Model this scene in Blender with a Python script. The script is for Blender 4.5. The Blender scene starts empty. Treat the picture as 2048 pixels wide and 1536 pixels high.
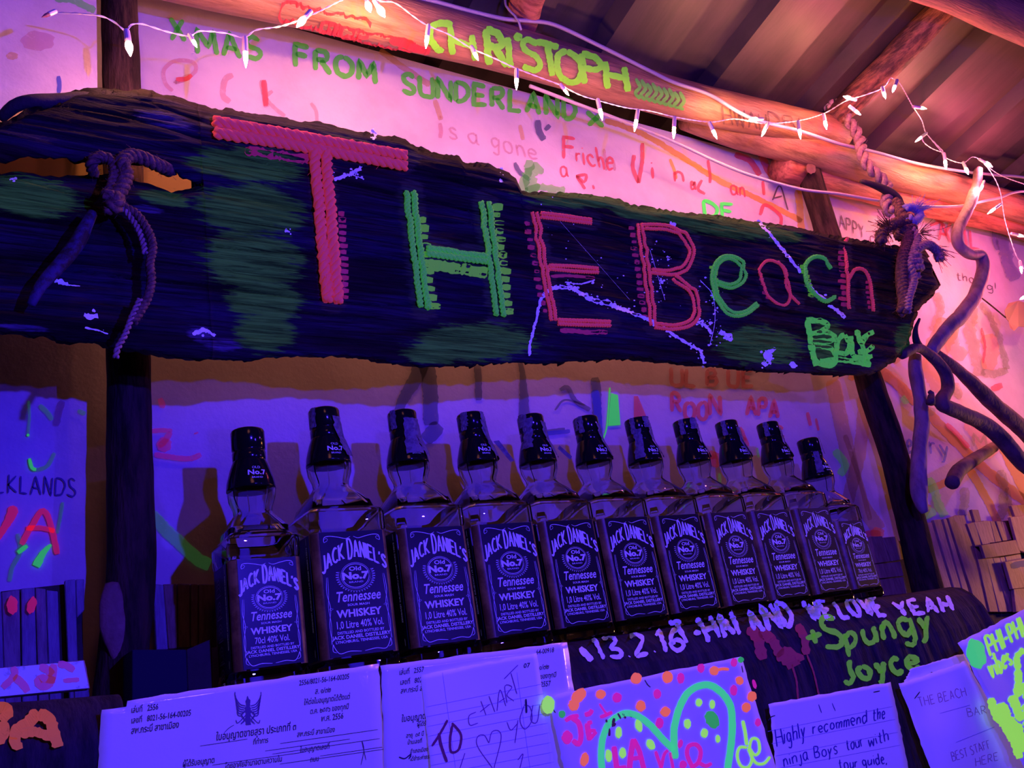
import bpy, bmesh, math, random
import numpy as np
from mathutils import Vector, Matrix
random.seed(7)
SC = bpy.context.scene
COL = SC.collection

# ---------------------------------------------------------------- camera
F = 1750.0                                   # focal length in pixels of the 2048 wide frame
_up = np.array([-874., -5018., F]); _up /= np.linalg.norm(_up)
_r = np.array([2691., 172., F]); _r -= _up * (_r @ _up); _r /= np.linalg.norm(_r)
_n = np.cross(_up, _r)
if _n[2] < 0: _n = -_n
CM = np.array([_r, _n, _up])                 # image axes (right, down, forward) -> world
cam_data = bpy.data.cameras.new('camera'); cam = bpy.data.objects.new('camera', cam_data); COL.objects.link(cam)
cam_data.sensor_width = 36; cam_data.lens = F / 2048 * 36; cam_data.clip_start = 0.01; cam_data.clip_end = 60
R_ = Matrix([list(CM[i] * np.array([1, -1, -1])) for i in range(3)])
cam.matrix_world = R_.to_4x4()
SC.camera = cam
SC.view_settings.view_transform = 'Standard'; SC.view_settings.look = 'None'
SC.view_settings.gamma = 1; SC.view_settings.exposure = 0; SC.view_settings.use_curve_mapping = False
SC.cycles.max_bounces = 12; SC.cycles.transmission_bounces = 12; SC.cycles.glossy_bounces = 4
SC.cycles.diffuse_bounces = 3; SC.cycles.transparent_max_bounces = 16
SC.cycles.sample_clamp_indirect = 3; SC.cycles.caustics_reflective = False; SC.cycles.caustics_refractive = False
SC.cycles.blur_glossy = 0.5
# ---------------------------------------------------------------- light
w = bpy.data.worlds.new('night'); SC.world = w; w.use_nodes = True
w.node_tree.nodes['Background'].inputs[0].default_value = (.012, .005, .008, 1)
w.node_tree.nodes['Background'].inputs[1].default_value = 1.0
def point_light(name, loc, col, power, radius):
    l = bpy.data.lights.new(name, 'POINT'); l.color = col; l.energy = power; l.shadow_soft_size = radius
    o = bpy.data.objects.new(name, l); o.location = loc; COL.objects.link(o); return o
point_light('blacklight_lamp', (.43, -.11, .33), (.040, .016, 1), 62, .010)
point_light('blacklight_lamp', (1.0, -.11, .215), (.06, .018, 1), 20, .010)
point_light('blacklight_lamp', (3.2, -.15, .75), (.30, .07, 1), 24, .012)
point_light('warm_bar_lamp', (2.72, .74, .06), (1, .36, .10), 17, .05)
point_light('warm_fill_light', (.1, -.35, 1.05), (1, .30, .22), 3.2, .15)  # unseen fill, added to warm the left wall

BULB_STRENGTH = 620.0

# ---------------------------------------------------------------- projection helpers
def ray(u, v): return CM @ np.array([u - 1024., v - 768., F])
def P(u, v, y):
    d = ray(u, v); return d * (y / d[1])
def PV(u, v, y): return Vector(P(u, v, y))
def prj(p):
    c = CM.T @ np.array(p); return c[:2] / c[2] * F + [1024, 768]
def plane_map(y): return lambda u, v, e=0.0: P(u, v, y - e)
def profile_map(prof):
    """surface extruded along X from a (y,z) profile, first hit, offset e along its normal"""
    pr = np.array(prof)
    def f(u, v, e=0.0):
        d = ray(u, v); best = None
        for (y0, z0), (y1, z1) in zip(pr[:-1], pr[1:]):
            # t*(dy,dz) = p0 + s*(p1-p0)
            A = np.array([[d[1], -(y1 - y0)], [d[2], -(z1 - z0)]])
            det = np.linalg.det(A)
            if abs(det) < 1e-12: continue
            t, s = np.linalg.solve(A, [y0, z0])
            if -1e-6 <= s <= 1 + 1e-6 and t > 0 and (best is None or t < best[0]):
                n = np.array([z1 - z0, -(y1 - y0)]); n /= np.linalg.norm(n)
                if n @ d[1:] > 0: n = -n
                best = (t, n)
        if best is None:
            t = pr[:, 0].min() / d[1]; return d * t
        t, n = best; p = d * t; p[1] += n[0] * e; p[2] += n[1] * e
        return p
    return f
# ---------------------------------------------------------------- object helpers
def tag(o, label=None, cat=None, group=None, kind=None):
    if label: o['label'] = label
    if cat: o['category'] = cat
    if group: o['group'] = group
    if kind: o['kind'] = kind
    return o
def empty(name, loc, label, cat, group=None):
    o = bpy.data.objects.new(name, None); o.location = loc; o.empty_display_size = .02
    COL.objects.link(o); return tag(o, label, cat, group)
def obj(name, me, mat, parent=None, smooth=False):
    if isinstance(me, bmesh.types.BMesh):
        m = bpy.data.meshes.new(name); me.to_mesh(m); me.free(); me = m
    o = bpy.data.objects.new(name, me)
    if mat and len(me.materials) == 0: me.materials.append(mat)
    if smooth:
        for p in me.polygons: p.use_smooth = True
    COL.objects.link(o)
    if parent:
        o.parent = parent
        o.matrix_parent_inverse = Matrix.Translation(parent.location).inverted() if parent.parent is None else (parent.matrix_parent_inverse.inverted()).inverted()
    return o
def pdm(name, verts, faces):
    m = bpy.data.meshes.new(name); m.from_pydata([tuple(map(float, v)) for v in verts], [], faces); m.update(); return m
def struct(o): o['kind'] = 'structure'; return o
def box_pts(a, b): # corners min/max
    x0, y0, z0 = a; x1, y1, z1 = b
    return [(x0,y0,z0),(x1,y0,z0),(x1,y1,z0),(x0,y1,z0),(x0,y0,z1),(x1,y0,z1),(x1,y1,z1),(x0,y1,z1)]
BOXF = [(0,1,2,3)[::-1],(4,5,6,7),(0,1,5,4),(1,2,6,5),(2,3,7,6),(3,0,4,7)]
def box(name, a, b, mat, parent=None, bev=0):
    bm = bmesh.new(); vs = [bm.verts.new(v) for v in box_pts(a, b)]
    for f in BOXF: bm.faces.new([vs[i] for i in f])
    bmesh.ops.recalc_face_normals(bm, faces=bm.faces)
    if bev: bmesh.ops.bevel(bm, geom=bm.edges[:], offset=bev, segments=2, affect='EDGES')
    return obj(name, bm, mat, parent)
def smooth_path(pts, step, closed=False):
    pts = [np.array(p, float) for p in pts]
    if len(pts) < 3:
        n = max(2, int(np.linalg.norm(pts[1] - pts[0]) / step) + 1)
        return [pts[0] + (pts[1] - pts[0]) * t for t in np.linspace(0, 1, n)]
    out = []
    ext = [pts[0] * 2 - pts[1]] + pts + [pts[-1] * 2 - pts[-2]]
    for i in range(1, len(ext) - 2):
        p0, p1, p2, p3 = ext[i-1:i+3]
        n = max(1, int(np.linalg.norm((p2 - p1)) / step))
        for k in range(n):
            t = k / n
            out.append(.5 * ((2*p1) + (-p0+p2)*t + (2*p0-5*p1+4*p2-p3)*t*t + (-p0+3*p1-3*p2+p3)*t**3))
    out.append(pts[-1]); return out
def hsh(*a):
    return (math.sin(sum(x * k for x, k in zip(a, (12.9898, 78.233, 37.719, 9.31)))) * 43758.5453) % 1.0
def vnoise(x, y, s=0):
    xi, yi = math.floor(x), math.floor(y); fx, fy = x - xi, y - yi
    fx = fx*fx*(3-2*fx); fy = fy*fy*(3-2*fy)
    a, b, c, d = hsh(xi, yi, s), hsh(xi+1, yi, s), hsh(xi, yi+1, s), hsh(xi+1, yi+1, s)
    return (a*(1-fx)+b*fx)*(1-fy) + (c*(1-fx)+d*fx)*fy - .5
def frames(path):
    path = [np.array(p, float) for p in path]; T = []
    for i in range(len(path)):
        t = path[min(i+1, len(path)-1)] - path[max(i-1, 0)]; T.append(t / (np.linalg.norm(t) + 1e-12))
    ref = np.array([0., 0, 1.]) if abs(T[0][2]) < .9 else np.array([0., 1, 0])
    N = []; n = np.cross(T[0], ref); n /= np.linalg.norm(n)
    for t in T:
        n = n - t * (n @ t); n /= np.linalg.norm(n); N.append(n)
    return path, T, N, [np.cross(t, n) for t, n in zip(T, N)]
def tube_geo(path, rad, seg=8, rough=0, freq=30, cap=True, seed=0, grooves=0):
    path, T, N, B = frames(path); vs = []; fs = []
    acc = 0
    for i, p in enumerate(path):
        if i: acc += np.linalg.norm(p - path[i-1])
        r = rad(i / (len(path)-1)) if callable(rad) else rad
        for k in range(seg):
            a = 2 * math.pi * k / seg
            rr = r
            if rough:
                rr *= 1 + rough * (vnoise(acc * freq, k * 6 / seg, seed) * 1.4 + vnoise(acc * freq * 3, k * 18 / seg, seed + 3) * .7)
            if grooves: rr *= 1 - grooves * (.5 + .5 * math.cos(a * 9 + vnoise(acc*8, k*.3, seed) * 6)) ** 4
            vs.append(p + (N[i] * math.cos(a) + B[i] * math.sin(a)) * rr)
    for i in range(len(path) - 1):
        for k in range(seg):
            k2 = (k + 1) % seg
            fs.append((i*seg+k, i*seg+k2, (i+1)*seg+k2, (i+1)*seg+k))
    if cap:
        for i, s in ((0, 1), (len(path)-1, -1)):
            c = len(vs); r0 = np.linalg.norm(vs[i*seg] - path[i]); vs.append(path[i] - T[i] * s * r0 * .25)
            for k in range(seg):
                k2 = (k + 1) % seg
                fs.append((c, i*seg+k2, i*seg+k) if s > 0 else (c, i*seg+k, i*seg+k2))
    return vs, fs
def join_geo(gs):
    V, Fc = [], []
    for v, f in gs:
        o = len(V); V += list(v); Fc += [tuple(i + o for i in x) for x in f]
    return V, Fc
def tube(name, path, rad, mat, parent=None, **k):
    v, f = tube_geo(path, rad, **k); return obj(name, pdm(name, v, f), mat, parent, smooth=True)
def rope_geo(path, r, pitch, strands=3, step=None, seg=6, phase=0, fray=0):
    step = step or pitch / 8
    path = smooth_path(path, step)
    path, T, N, B = frames(path); gs = []
    for s in range(strands):
        acc = 0; pts = []
        for i, p in enumerate(path):
            if i: acc += np.linalg.norm(p - path[i-1])
            a = 2 * math.pi * (acc / pitch + s / strands) + phase
            pts.append(p + (N[i] * math.cos(a) + B[i] * math.sin(a)) * r * .56)
        gs.append(tube_geo(pts, r * .50, seg=seg, rough=.10, freq=400, seed=s))
    if fray:
        for _ in range(fray):
            i = random.randrange(len(path)); a = random.random() * 6.28
            d = N[i] * math.cos(a) + B[i] * math.sin(a)
            q = path[i] + d * r
            gs.append(tube_geo([q, q + d * r * random.uniform(.2, .6) + T[i] * r * random.uniform(-.6, .6)], r * .03, seg=3, cap=False))
    return join_geo(gs)
def rope(name, path, r, pitch, mat, parent=None, **k):
    v, f = rope_geo(path, r, pitch, **k); return obj(name, pdm(name, v, f), mat, parent, smooth=True)
def pxpath(pts, y): return [P(u, v, yy if (yy := (rest[0] if rest else y)) else y) for (u, v, *rest) in pts]
# ---- painted strokes: ribbons laid on a surface (map), px widths
def ribbon_geo(pts, width, smap, e=.0006, jag=.12, taper=.25, step=4, seed=0, smooth=True, ends=.35):
    pts = smooth_path(pts, step) if smooth and len(pts) > 2 else [q for a, b in zip(pts[:-1], pts[1:]) for q in smooth_path([a, b], step)]
    cl = [pts[0]]
    for p in pts[1:]:
        if np.linalg.norm(np.array(p) - cl[-1]) > .08 * step: cl.append(p)
    pts = cl
    if len(pts) < 2: return [], []
    n = len(pts); vs = []; fs = []
    L = sum(np.linalg.norm(pts[i+1] - pts[i]) for i in range(n-1)); acc = 0
    for i, p in enumerate(pts):
        if i: acc += np.linalg.norm(p - pts[i-1])
        t = pts[min(i+1, n-1)] - pts[max(i-1, 0)]; t = t / (np.linalg.norm(t) + 1e-9); nn = np.array([-t[1], t[0]])
        wv = width(acc / L) if callable(width) else width
        edge = min(acc, L - acc) / max(wv * ends, .01)
        k = 1 if edge >= 1 else (1 - taper) + taper * math.sqrt(max(edge, 0)) if taper < .9 else math.sqrt(max(edge, 0.0))
        k = max(k, .12)
        a = 1 + jag * 2 * vnoise(i * .9, seed, 1); b = 1 + jag * 2 * vnoise(i * .9, seed, 2)
        vs.append(smap(*(p + nn * wv * .5 * k * a), e)); vs.append(smap(*(p - nn * wv * .5 * k * b), e))
    for i in range(n - 1): fs.append((2*i, 2*i+1, 2*i+3, 2*i+2))
    return vs, fs
def blob_geo(c, rx, ry, smap, e=.0006, jag=.15, rot=0, seed=0, n=18):
    vs = [smap(c[0], c[1], e)]
    for k in range(n):
        a = 2 * math.pi * k / n; q = 1 + jag * 2 * vnoise(k * 1.3, seed * 7.7, 5)
        x, y = rx * q * math.cos(a), ry * q * math.sin(a)
        vs.append(smap(c[0] + x * math.cos(rot) - y * math.sin(rot), c[1] + x * math.sin(rot) + y * math.cos(rot), e))
    return vs, [(0, k + 1, (k + 1) % n + 1) for k in range(n)]
def poly_geo(pts, smap, e=.0006, sub=0):
    return [smap(u, v, e) for u, v in pts], [tuple(range(len(pts)))]
_E = [0]
def paint_each(name, geos, mat, parent):
    for g in geos:
        if g[0]: o = paint(name, [g], mat, parent)
    return o
def paint(name, geos, mat, parent=None):
    gs = [g for g in geos if g[0]]
    v, f = join_geo(gs); return obj(name, pdm(name, v, f), mat, parent)
# ---- single line lettering
G = {
'A':"0,0 .3,1 .62,0;.1,.36 .52,.36",'B':"0,0 0,1;0,1 .38,.98 .46,.76 .34,.56 0,.53;0,.53 .46,.48 .54,.26 .4,.04 0,0",'C':"~.6,.86 .36,1 .08,.8 0,.5 .1,.14 .36,0 .62,.12",
'D':"0,0 0,1;~0,1 .38,.92 .58,.52 .38,.08 0,0",'E':".55,1 0,1 0,0 .56,0;0,.52 .44,.52",'F':".55,1 0,1 0,0;0,.54 .42,.54",'G':"~.6,.86 .36,1 .08,.8 0,.5 .1,.14 .36,0 .6,.14 .6,.44 .38,.44",
'H':"0,0 0,1;.58,0 .58,1;0,.5 .58,.5",'I':"0,0 0,1",'J':"~.42,1 .42,.3 .34,.04 .14,0 0,.16",'K':"0,0 0,1;.55,1 .04,.48 .58,0",'L':"0,1 0,0 .5,0",
'M':"0,0 .06,1 .36,.3 .66,1 .72,0",'N':"0,0 0,1 .56,0 .56,1",'O':"~.32,1 .06,.8 0,.5 .08,.16 .32,0 .56,.16 .64,.5 .56,.84 .32,1",'P':"0,0 0,1;~0,1 .4,.98 .5,.74 .36,.52 0,.48",
'Q':"~.32,1 .06,.8 0,.5 .08,.16 .32,0 .56,.16 .64,.5 .56,.84 .32,1;.38,.26 .62,-.06",'R':"0,0 0,1;~0,1 .4,.98 .48,.76 .36,.54 0,.5;.2,.5 .56,0",'S':"~.52,.86 .3,1 .06,.86 .1,.62 .42,.42 .52,.2 .32,0 0,.12",
'T':"0,1 .62,1;.31,1 .31,0",'U':"~0,1 0,.3 .1,.05 .3,0 .5,.06 .58,.3 .58,1",'V':"0,1 .3,0 .6,1",'W':"0,1 .2,0 .4,.8 .6,0 .8,1",'X':"0,1 .56,0;.56,1 0,0",'Y':"0,1 .28,.5 .56,1;.28,.5 .28,0",'Z':"0,1 .55,1 0,0 .58,0",
'a':"~.42,.5 .26,.62 .04,.5 0,.26 .1,.02 .28,.04 .42,.3;~.44,.62 .42,.3 .44,.08 .54,0",'b':"0,1 0,0;~0,.36 .18,.6 .4,.5 .44,.26 .32,.02 .12,0 0,.16",'c':"~.42,.5 .24,.62 .04,.48 0,.26 .12,.02 .3,0 .44,.12",
'd':"~.42,.42 .26,.6 .04,.48 0,.24 .14,0 .32,.06 .42,.26;.42,1 .44,0",'e':"~.02,.32 .4,.36 .36,.56 .2,.62 .03,.48 .02,.2 .16,0 .42,.1",'f':"~.38,.92 .24,1 .14,.84 .14,0;0,.56 .32,.58",'g':"~.4,.5 .22,.6 .02,.46 .04,.2 .2,.08 .4,.3;~.42,.6 .42,-.1 .3,-.34 .04,-.26",
'h':"0,1 0,0;~0,.36 .16,.58 .34,.54 .38,.3 .38,0",'i':"0,.58 0,0;0,.8 0,.86",'j':"~.2,.58 .2,-.12 .08,-.34 -.06,-.22;.2,.8 .2,.86",'k':"0,1 0,0;.34,.58 .02,.26 .38,0",'l':"0,1 0,0",
'm':"0,.6 0,0;~0,.36 .12,.58 .26,.52 .28,.3 .28,0;~.28,.36 .4,.58 .54,.52 .56,.3 .56,0",'n':"0,.6 0,0;~0,.36 .16,.6 .34,.54 .38,.3 .38,0",'o':"~.22,.62 .04,.5 0,.3 .06,.08 .22,0 .38,.1 .44,.3 .38,.52 .22,.62",
'p':"0,.6 0,-.36;~0,.4 .18,.6 .38,.5 .42,.28 .3,.04 .1,.02 0,.14",'q':"~.42,.42 .26,.6 .04,.48 0,.24 .14,0 .32,.06 .42,.26;.42,.6 .42,-.36",'r':"0,.6 0,0;~0,.34 .12,.54 .32,.58",'s':"~.34,.52 .18,.62 .02,.5 .1,.34 .3,.24 .34,.08 .16,-.01 0,.08",
't':"~.16,.9 .14,.2 .22,.02 .36,.04;0,.6 .34,.6",'u':"~0,.6 0,.2 .1,.02 .26,.04 .38,.26;.38,.6 .4,0",'v':"0,.6 .2,0 .4,.6",'w':"0,.6 .14,0 .3,.5 .44,0 .6,.6",'x':"0,.6 .38,0;.38,.6 0,0",'y':"0,.6 .2,.06;~.42,.6 .2,.02 .08,-.3 -.06,-.34",'z':"0,.6 .38,.6 0,0 .4,0",
'0':"~.28,1 .06,.8 0,.5 .08,.16 .28,0 .5,.16 .56,.5 .5,.84 .28,1",'1':".0,.8 .16,1 .16,0",'2':"~.02,.8 .2,1 .46,.88 .44,.6 .2,.3 0,0;0,0 .52,0",'3':"~.02,.9 .3,1 .46,.78 .2,.54 .5,.34 .34,.02 0,.1",'4':".38,0 .38,1 0,.34 .52,.34",'5':".46,1 .06,1 .04,.58;~.04,.58 .34,.62 .5,.34 .3,0 0,.08",
'6':"~.46,.94 .2,.86 .02,.4 .1,.06 .3,0 .48,.2 .4,.46 .2,.5 .03,.34",'7':"0,1 .5,1 .16,0",'8':"~.26,1 .06,.84 .1,.6 .4,.42 .46,.16 .26,0 .06,.14 .1,.42 .4,.6 .44,.84 .26,1",'9':"~.44,.66 .24,.5 .04,.66 .1,.94 .3,1 .44,.8 .42,.3 .3,0",
'.':"0,0 .04,.04",'-':"0,.4 .34,.4",'+':"0,.4 .5,.4;.25,.15 .25,.65",'!':"0,1 0,.3;0,.04 0,.0","'":"0,1 -.04,.75",',':".04,.04 -.04,-.14",':':"0,.5 0,.55;0,.05 0,.1",'/':"0,-.1 .4,1.05",
'?':"~0,.8 .2,1 .4,.8 .2,.5 .2,.25;.2,.05 .2,0",
}
def glyph(c):
    out = []
    for s in G[c].split(';'):
        sm = s.startswith('~'); s = s.lstrip('~')
        p = [np.array([float(a) for a in q.split(',')]) for q in s.split()]
        if sm and len(p) > 2: p = smooth_path(p, .09)
        out.append(p)
    return out
def adv(c):
    if c == ' ': return .42
    return max(q[0] for s in glyph(c) for q in s) + .26
def layout(text):
    x = 0; out = []
    for c in text:
        if c != ' ':
            for s in glyph(c): out.append([q + [x, 0] for q in s])
        x += adv(c)
    return out, x - .26
def letters(text, a, b, h, width, smap, e=.0006, jag=.1, wob=.03, up=None, step=4, seed=0, taper=.5):
    """lettering whose baseline runs from pixel a to pixel b with cap height h (px)"""
    st, W = layout(text); a = np.array(a, float); b = np.array(b, float)
    ex = (b - a) / max(W, .01); u = np.array(up if up is not None else (-.12, -1.)) * h
    gs = []
    for i, s in enumerate(st):
        pts = [a + ex * q[0] + u * q[1] + np.array([vnoise(q[0]*2.3, q[1]*1.7, seed), vnoise(q[0]*2.1, q[1]*2, seed+9)]) * h * wob * 4 for q in s]
        gs.append(ribbon_geo(pts, width, smap, e, jag=jag, step=step, seed=i + seed, smooth=False, taper=taper))
    return gs
def type_geo(text, a, ex, ey, smap, e=.0006, bold=0, align='LEFT', arch=None, res=2):
    """typeset text (fill mesh) whose em box is spanned by px vectors ex, ey starting at pixel a"""
    cu = bpy.data.curves.new('t', 'FONT'); cu.body = text; cu.resolution_u = res; cu.offset = bold; cu.align_x = align
    ob = bpy.data.objects.new('t', cu); COL.objects.link(ob)
    dg = bpy.context.evaluated_depsgraph_get(); me = bpy.data.meshes.new_from_object(ob.evaluated_get(dg))
    vs = [np.array(v.co) for v in me.vertices]; fs = [tuple(p.vertices) for p in me.polygons]
    bpy.data.objects.remove(ob); bpy.data.curves.remove(cu); bpy.data.meshes.remove(me)
    ex = np.array(ex, float); ey = np.array(ey, float)
    if arch: vs = [arch(v) for v in vs]
    return [smap(*(np.array(a) + ex * v[0] + ey * v[1]), e) for v in vs], fs

# ---------------------------------------------------------------- materials
def mat(name, col=(.5, .5, .5), rough=.6, metal=0, noise=None, bump=0, bscale=200, emit=None, alpha=1, dry=0, coord='Object', stretch=(1, 1, 1), spec=.5, wave=None):
    m = bpy.data.materials.new(name); m.use_nodes = True; nt = m.node_tree; N = nt.nodes; Lk = nt.links
    b = N['Principled BSDF']; b.inputs['Base Color'].default_value = (*col, 1); b.inputs['Roughness'].default_value = rough
    b.inputs['Metallic'].default_value = metal; b.inputs['Specular IOR Level'].default_value = spec
    tc = N.new('ShaderNodeTexCoord'); mp = N.new('ShaderNodeMapping'); mp.inputs['Scale'].default_value = stretch
    Lk.new(tc.outputs[coord], mp.inputs[0])
    if noise:   # (scale, second colour, contrast lo, hi)
        n = N.new('ShaderNodeTexNoise'); n.inputs['Scale'].default_value = noise[0]; n.inputs['Detail'].default_value = 6; n.inputs['Roughness'].default_value = .65
        Lk.new(mp.outputs[0], n.inputs['Vector'])
        r = N.new('ShaderNodeMapRange'); r.inputs[1].default_value = noise[2]; r.inputs[2].default_value = noise[3]
        Lk.new(n.outputs['Fac'], r.inputs[0])
        mx = N.new('ShaderNodeMix'); mx.data_type = 'RGBA'; mx.inputs[6].default_value = (*col, 1); mx.inputs[7].default_value = (*noise[1], 1)
        Lk.new(r.outputs[0], mx.inputs[0]); Lk.new(mx.outputs[2], b.inputs['Base Color'])
    if bump:
        n2 = N.new('ShaderNodeTexNoise'); n2.inputs['Scale'].default_value = bscale; n2.inputs['Detail'].default_value = 5
        Lk.new(mp.outputs[0], n2.inputs['Vector'])
        bp = N.new('ShaderNodeBump'); bp.inputs['Strength'].default_value = 1; bp.inputs['Distance'].default_value = bump
        Lk.new(n2.outputs['Fac'], bp.inputs['Height']); Lk.new(bp.outputs[0], b.inputs['Normal'])
    if emit:
        b.inputs['Emission Color'].default_value = (*emit[0], 1); b.inputs['Emission Strength'].default_value = emit[1]
    if alpha < 1 or dry:
        n3 = N.new('ShaderNodeTexNoise'); n3.inputs['Scale'].default_value = 90; n3.inputs['Detail'].default_value = 8; n3.inputs['Roughness'].default_value = .7
        Lk.new(mp.outputs[0], n3.inputs['Vector'])
        r3 = N.new('ShaderNodeMapRange'); c = .5 - (1 - dry) * .25
        r3.inputs[1].default_value = .30 + dry * .22; r3.inputs[2].default_value = .36 + dry * .26 if dry else .3
        r3.inputs[3].default_value = alpha * (1 - dry) * .9 if dry else alpha; r3.inputs[4].default_value = alpha
        Lk.new(n3.outputs['Fac'], r3.inputs[0]); Lk.new(r3.outputs[0], b.inputs['Alpha'])
    return m
def fluo(name, col, em, dry=0, alpha=1, rough=.7):
    """fluorescent paint: its pigment gives off light of its own colour under the blacklight"""
    return mat(name, col, rough, emit=(col, em), dry=dry, alpha=alpha, spec=.2)
M = {}
M['wall'] = mat('painted_board_wall', (.52, .45, .55), .75, noise=(7, (.44, .36, .46), .4, .65), bump=.0006, bscale=120, spec=.2)
M['roof'] = mat('roof_sheet', (.060, .047, .045), .5, metal=.15, noise=(5, (.036, .030, .030), .42, .62), bump=.0003, bscale=60, stretch=(3, .6, 1))
M['beam'] = mat('peeled_log', (.42, .22, .11), .5, noise=(9, (.20, .09, .045), .42, .68), bump=.0016, bscale=40, stretch=(1, 9, 9))
M['beam_red'] = mat('old_log', (.50, .16, .09), .6, noise=(9, (.2, .05, .03), .42, .62), bump=.0015, bscale=40, stretch=(1, 8, 8))
M['bark'] = mat('dark_bark', (.060, .034, .026), .85, noise=(18, (.018, .011, .010), .4, .6), bump=.004, bscale=60, stretch=(3, 3, .6), spec=.1)
M['bark_fresh'] = mat('peeled_bark_scar', (.14, .07, .05), .7, noise=(40, (.2, .1, .08), .4, .6), bump=.001)
M['purlin'] = mat('purlin_wood', (.22, .08, .055), .7, noise=(9, (.10, .04, .03), .42, .62), bump=.0015, bscale=40, stretch=(1, 8, 8))
M['rafter'] = mat('rough_rafter', (.24, .11, .05), .7, noise=(22, (.05, .02, .012), .40, .58), bump=.004, bscale=50, stretch=(3, .8, 3))
M['drift'] = mat('driftwood', (.36, .25, .24), .65, noise=(14, (.20, .13, .13), .4, .65), bump=.0012, bscale=60, stretch=(3, 3, 1))
M['driftdark'] = mat('dark_driftwood', (.17, .10, .08), .7, noise=(14, (.07, .04, .035), .4, .65), bump=.0018, bscale=60, stretch=(3, 3, 1))
M['rope'] = mat('old_rope', (.42, .30, .24), .85, noise=(200, (.25, .17, .14), .4, .6), bump=.0004, bscale=900, spec=.2)
M['rope_dark'] = mat('dark_coir_rope', (.20, .12, .08), .9, noise=(200, (.08, .05, .04), .4, .6), bump=.0004, bscale=900, spec=.1)
M['rope_blue'] = mat('blue_rope', (.16, .22, .55), .85, noise=(200, (.3, .25, .4), .4, .6), bump=.0004, bscale=900)
M['slat'] = mat('bamboo_slat', (.36, .21, .13), .65, noise=(30, (.24, .13, .08), .4, .62), bump=.0006, bscale=150, stretch=(6, 6, 1))
M['slat2'] = mat('bamboo_slat_pale', (.46, .30, .18), .65, noise=(30, (.32, .2, .12), .4, .62), bump=.0006, bscale=150, stretch=(6, 6, 1))
M['slat3'] = mat('bamboo_slat_dark', (.20, .12, .09), .7, noise=(30, (.12, .07, .05), .4, .62), bump=.0006, bscale=150, stretch=(6, 6, 1))
M['dark'] = mat('dark_wood', (.035, .025, .03), .85, noise=(20, (.02, .015, .018), .4, .6), bump=.001)
M['navy'] = mat('navy_painted_wood', (.015, .015, .035), .85, spec=.1)
M['log'] = mat('black_painted_log', (.040, .030, .040), .85, noise=(20, (.018, .014, .018), .4, .6), bump=.0015, bscale=70, stretch=(4, 1, 1), spec=.15)
M['paper'] = mat('paper', (.72, .66, .74), .6, noise=(25, (.72, .68, .76), .4, .6), bump=.0003, bscale=40, emit=((.35, .2, 1), .12), spec=.2)
M['paper_gloss'] = mat('laminated_paper', (.68, .62, .72), .16, noise=(25, (.66, .62, .7), .4, .6), bump=.0014, bscale=22, emit=((.35, .2, 1), .10))
M['ink'] = mat('black_ink', (.03, .02, .05), .6)
M['ink_blue'] = mat('blue_marker', (.05, .03, .30), .6)
M['ink_red'] = mat('dark_red_marker', (.20, .02, .06), .6, dry=.15)
M['ruled'] = mat('ruled_line', (.35, .30, .62), .7)
M['cable'] = mat('grey_cable', (.42, .36, .42), .45)
M['wire'] = mat('white_wire', (.75, .68, .70), .4)
M['socket'] = mat('white_socket', (.72, .62, .62), .35)
M['cap'] = mat('black_cap', (.006, .006, .007), .13, bump=.0002, bscale=120, spec=.35)
M['label'] = mat('black_label', (.010, .009, .014), .34, spec=.22)
M['print'] = mat('pale_print', (.70, .66, .78), .5, emit=((.5, .4, 1), .05))
M['inside'] = mat('label_reverse', (.40, .30, .13), .6, noise=(60, (.3, .22, .1), .4, .6))
M['corner'] = mat('gold_corner_view', (.36, .26, .05), .45, noise=(40, (.16, .10, .02), .4, .6))
M['stamp'] = mat('torn_tax_stamp', (.20, .19, .19), .8, noise=(150, (.11, .10, .11), .42, .6))
M['pale_wash'] = mat('pale_wash', (.50, .42, .60), .7, alpha=.5)
# glass
g = bpy.data.materials.new('clear_glass'); g.use_nodes = True; nt = g.node_tree; nt.nodes.remove(nt.nodes['Principled BSDF'])
gl = nt.nodes.new('ShaderNodeBsdfGlass'); gl.inputs['IOR'].default_value = 1.45; gl.inputs['Roughness'].default_value = 0.0; gl.inputs['Color'].default_value = (.93, .95, .94, 1)
nt.links.new(gl.outputs[0], nt.nodes['Material Output'].inputs[0]); M['glass'] = g
# bulbs
def bulb_mat(name, col, s):
    m = bpy.data.materials.new(name); m.use_nodes = True; b = m.node_tree.nodes['Principled BSDF']
    b.inputs['Base Color'].default_value = (*col, 1); b.inputs['Emission Color'].default_value = (*col, 1); b.inputs['Emission Strength'].default_value = s
    b.inputs['Roughness'].default_value = .2
    return m
M['bulb_warm'] = bulb_mat('lit_bulb_warm', (1, .36, .17), BULB_STRENGTH)
M['bulb_pink'] = bulb_mat('lit_bulb_pink', (1, .26, .34), BULB_STRENGTH)
M['bulb_red'] = bulb_mat('lit_bulb_red', (1, .12, .22), BULB_STRENGTH * 1.3)
M['bulb_green'] = bulb_mat('lit_bulb_green', (.8, .75, .15), BULB_STRENGTH * .5)
M['bulb_off'] = mat('dead_bulb', (.25, .08, .12), .2)
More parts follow.
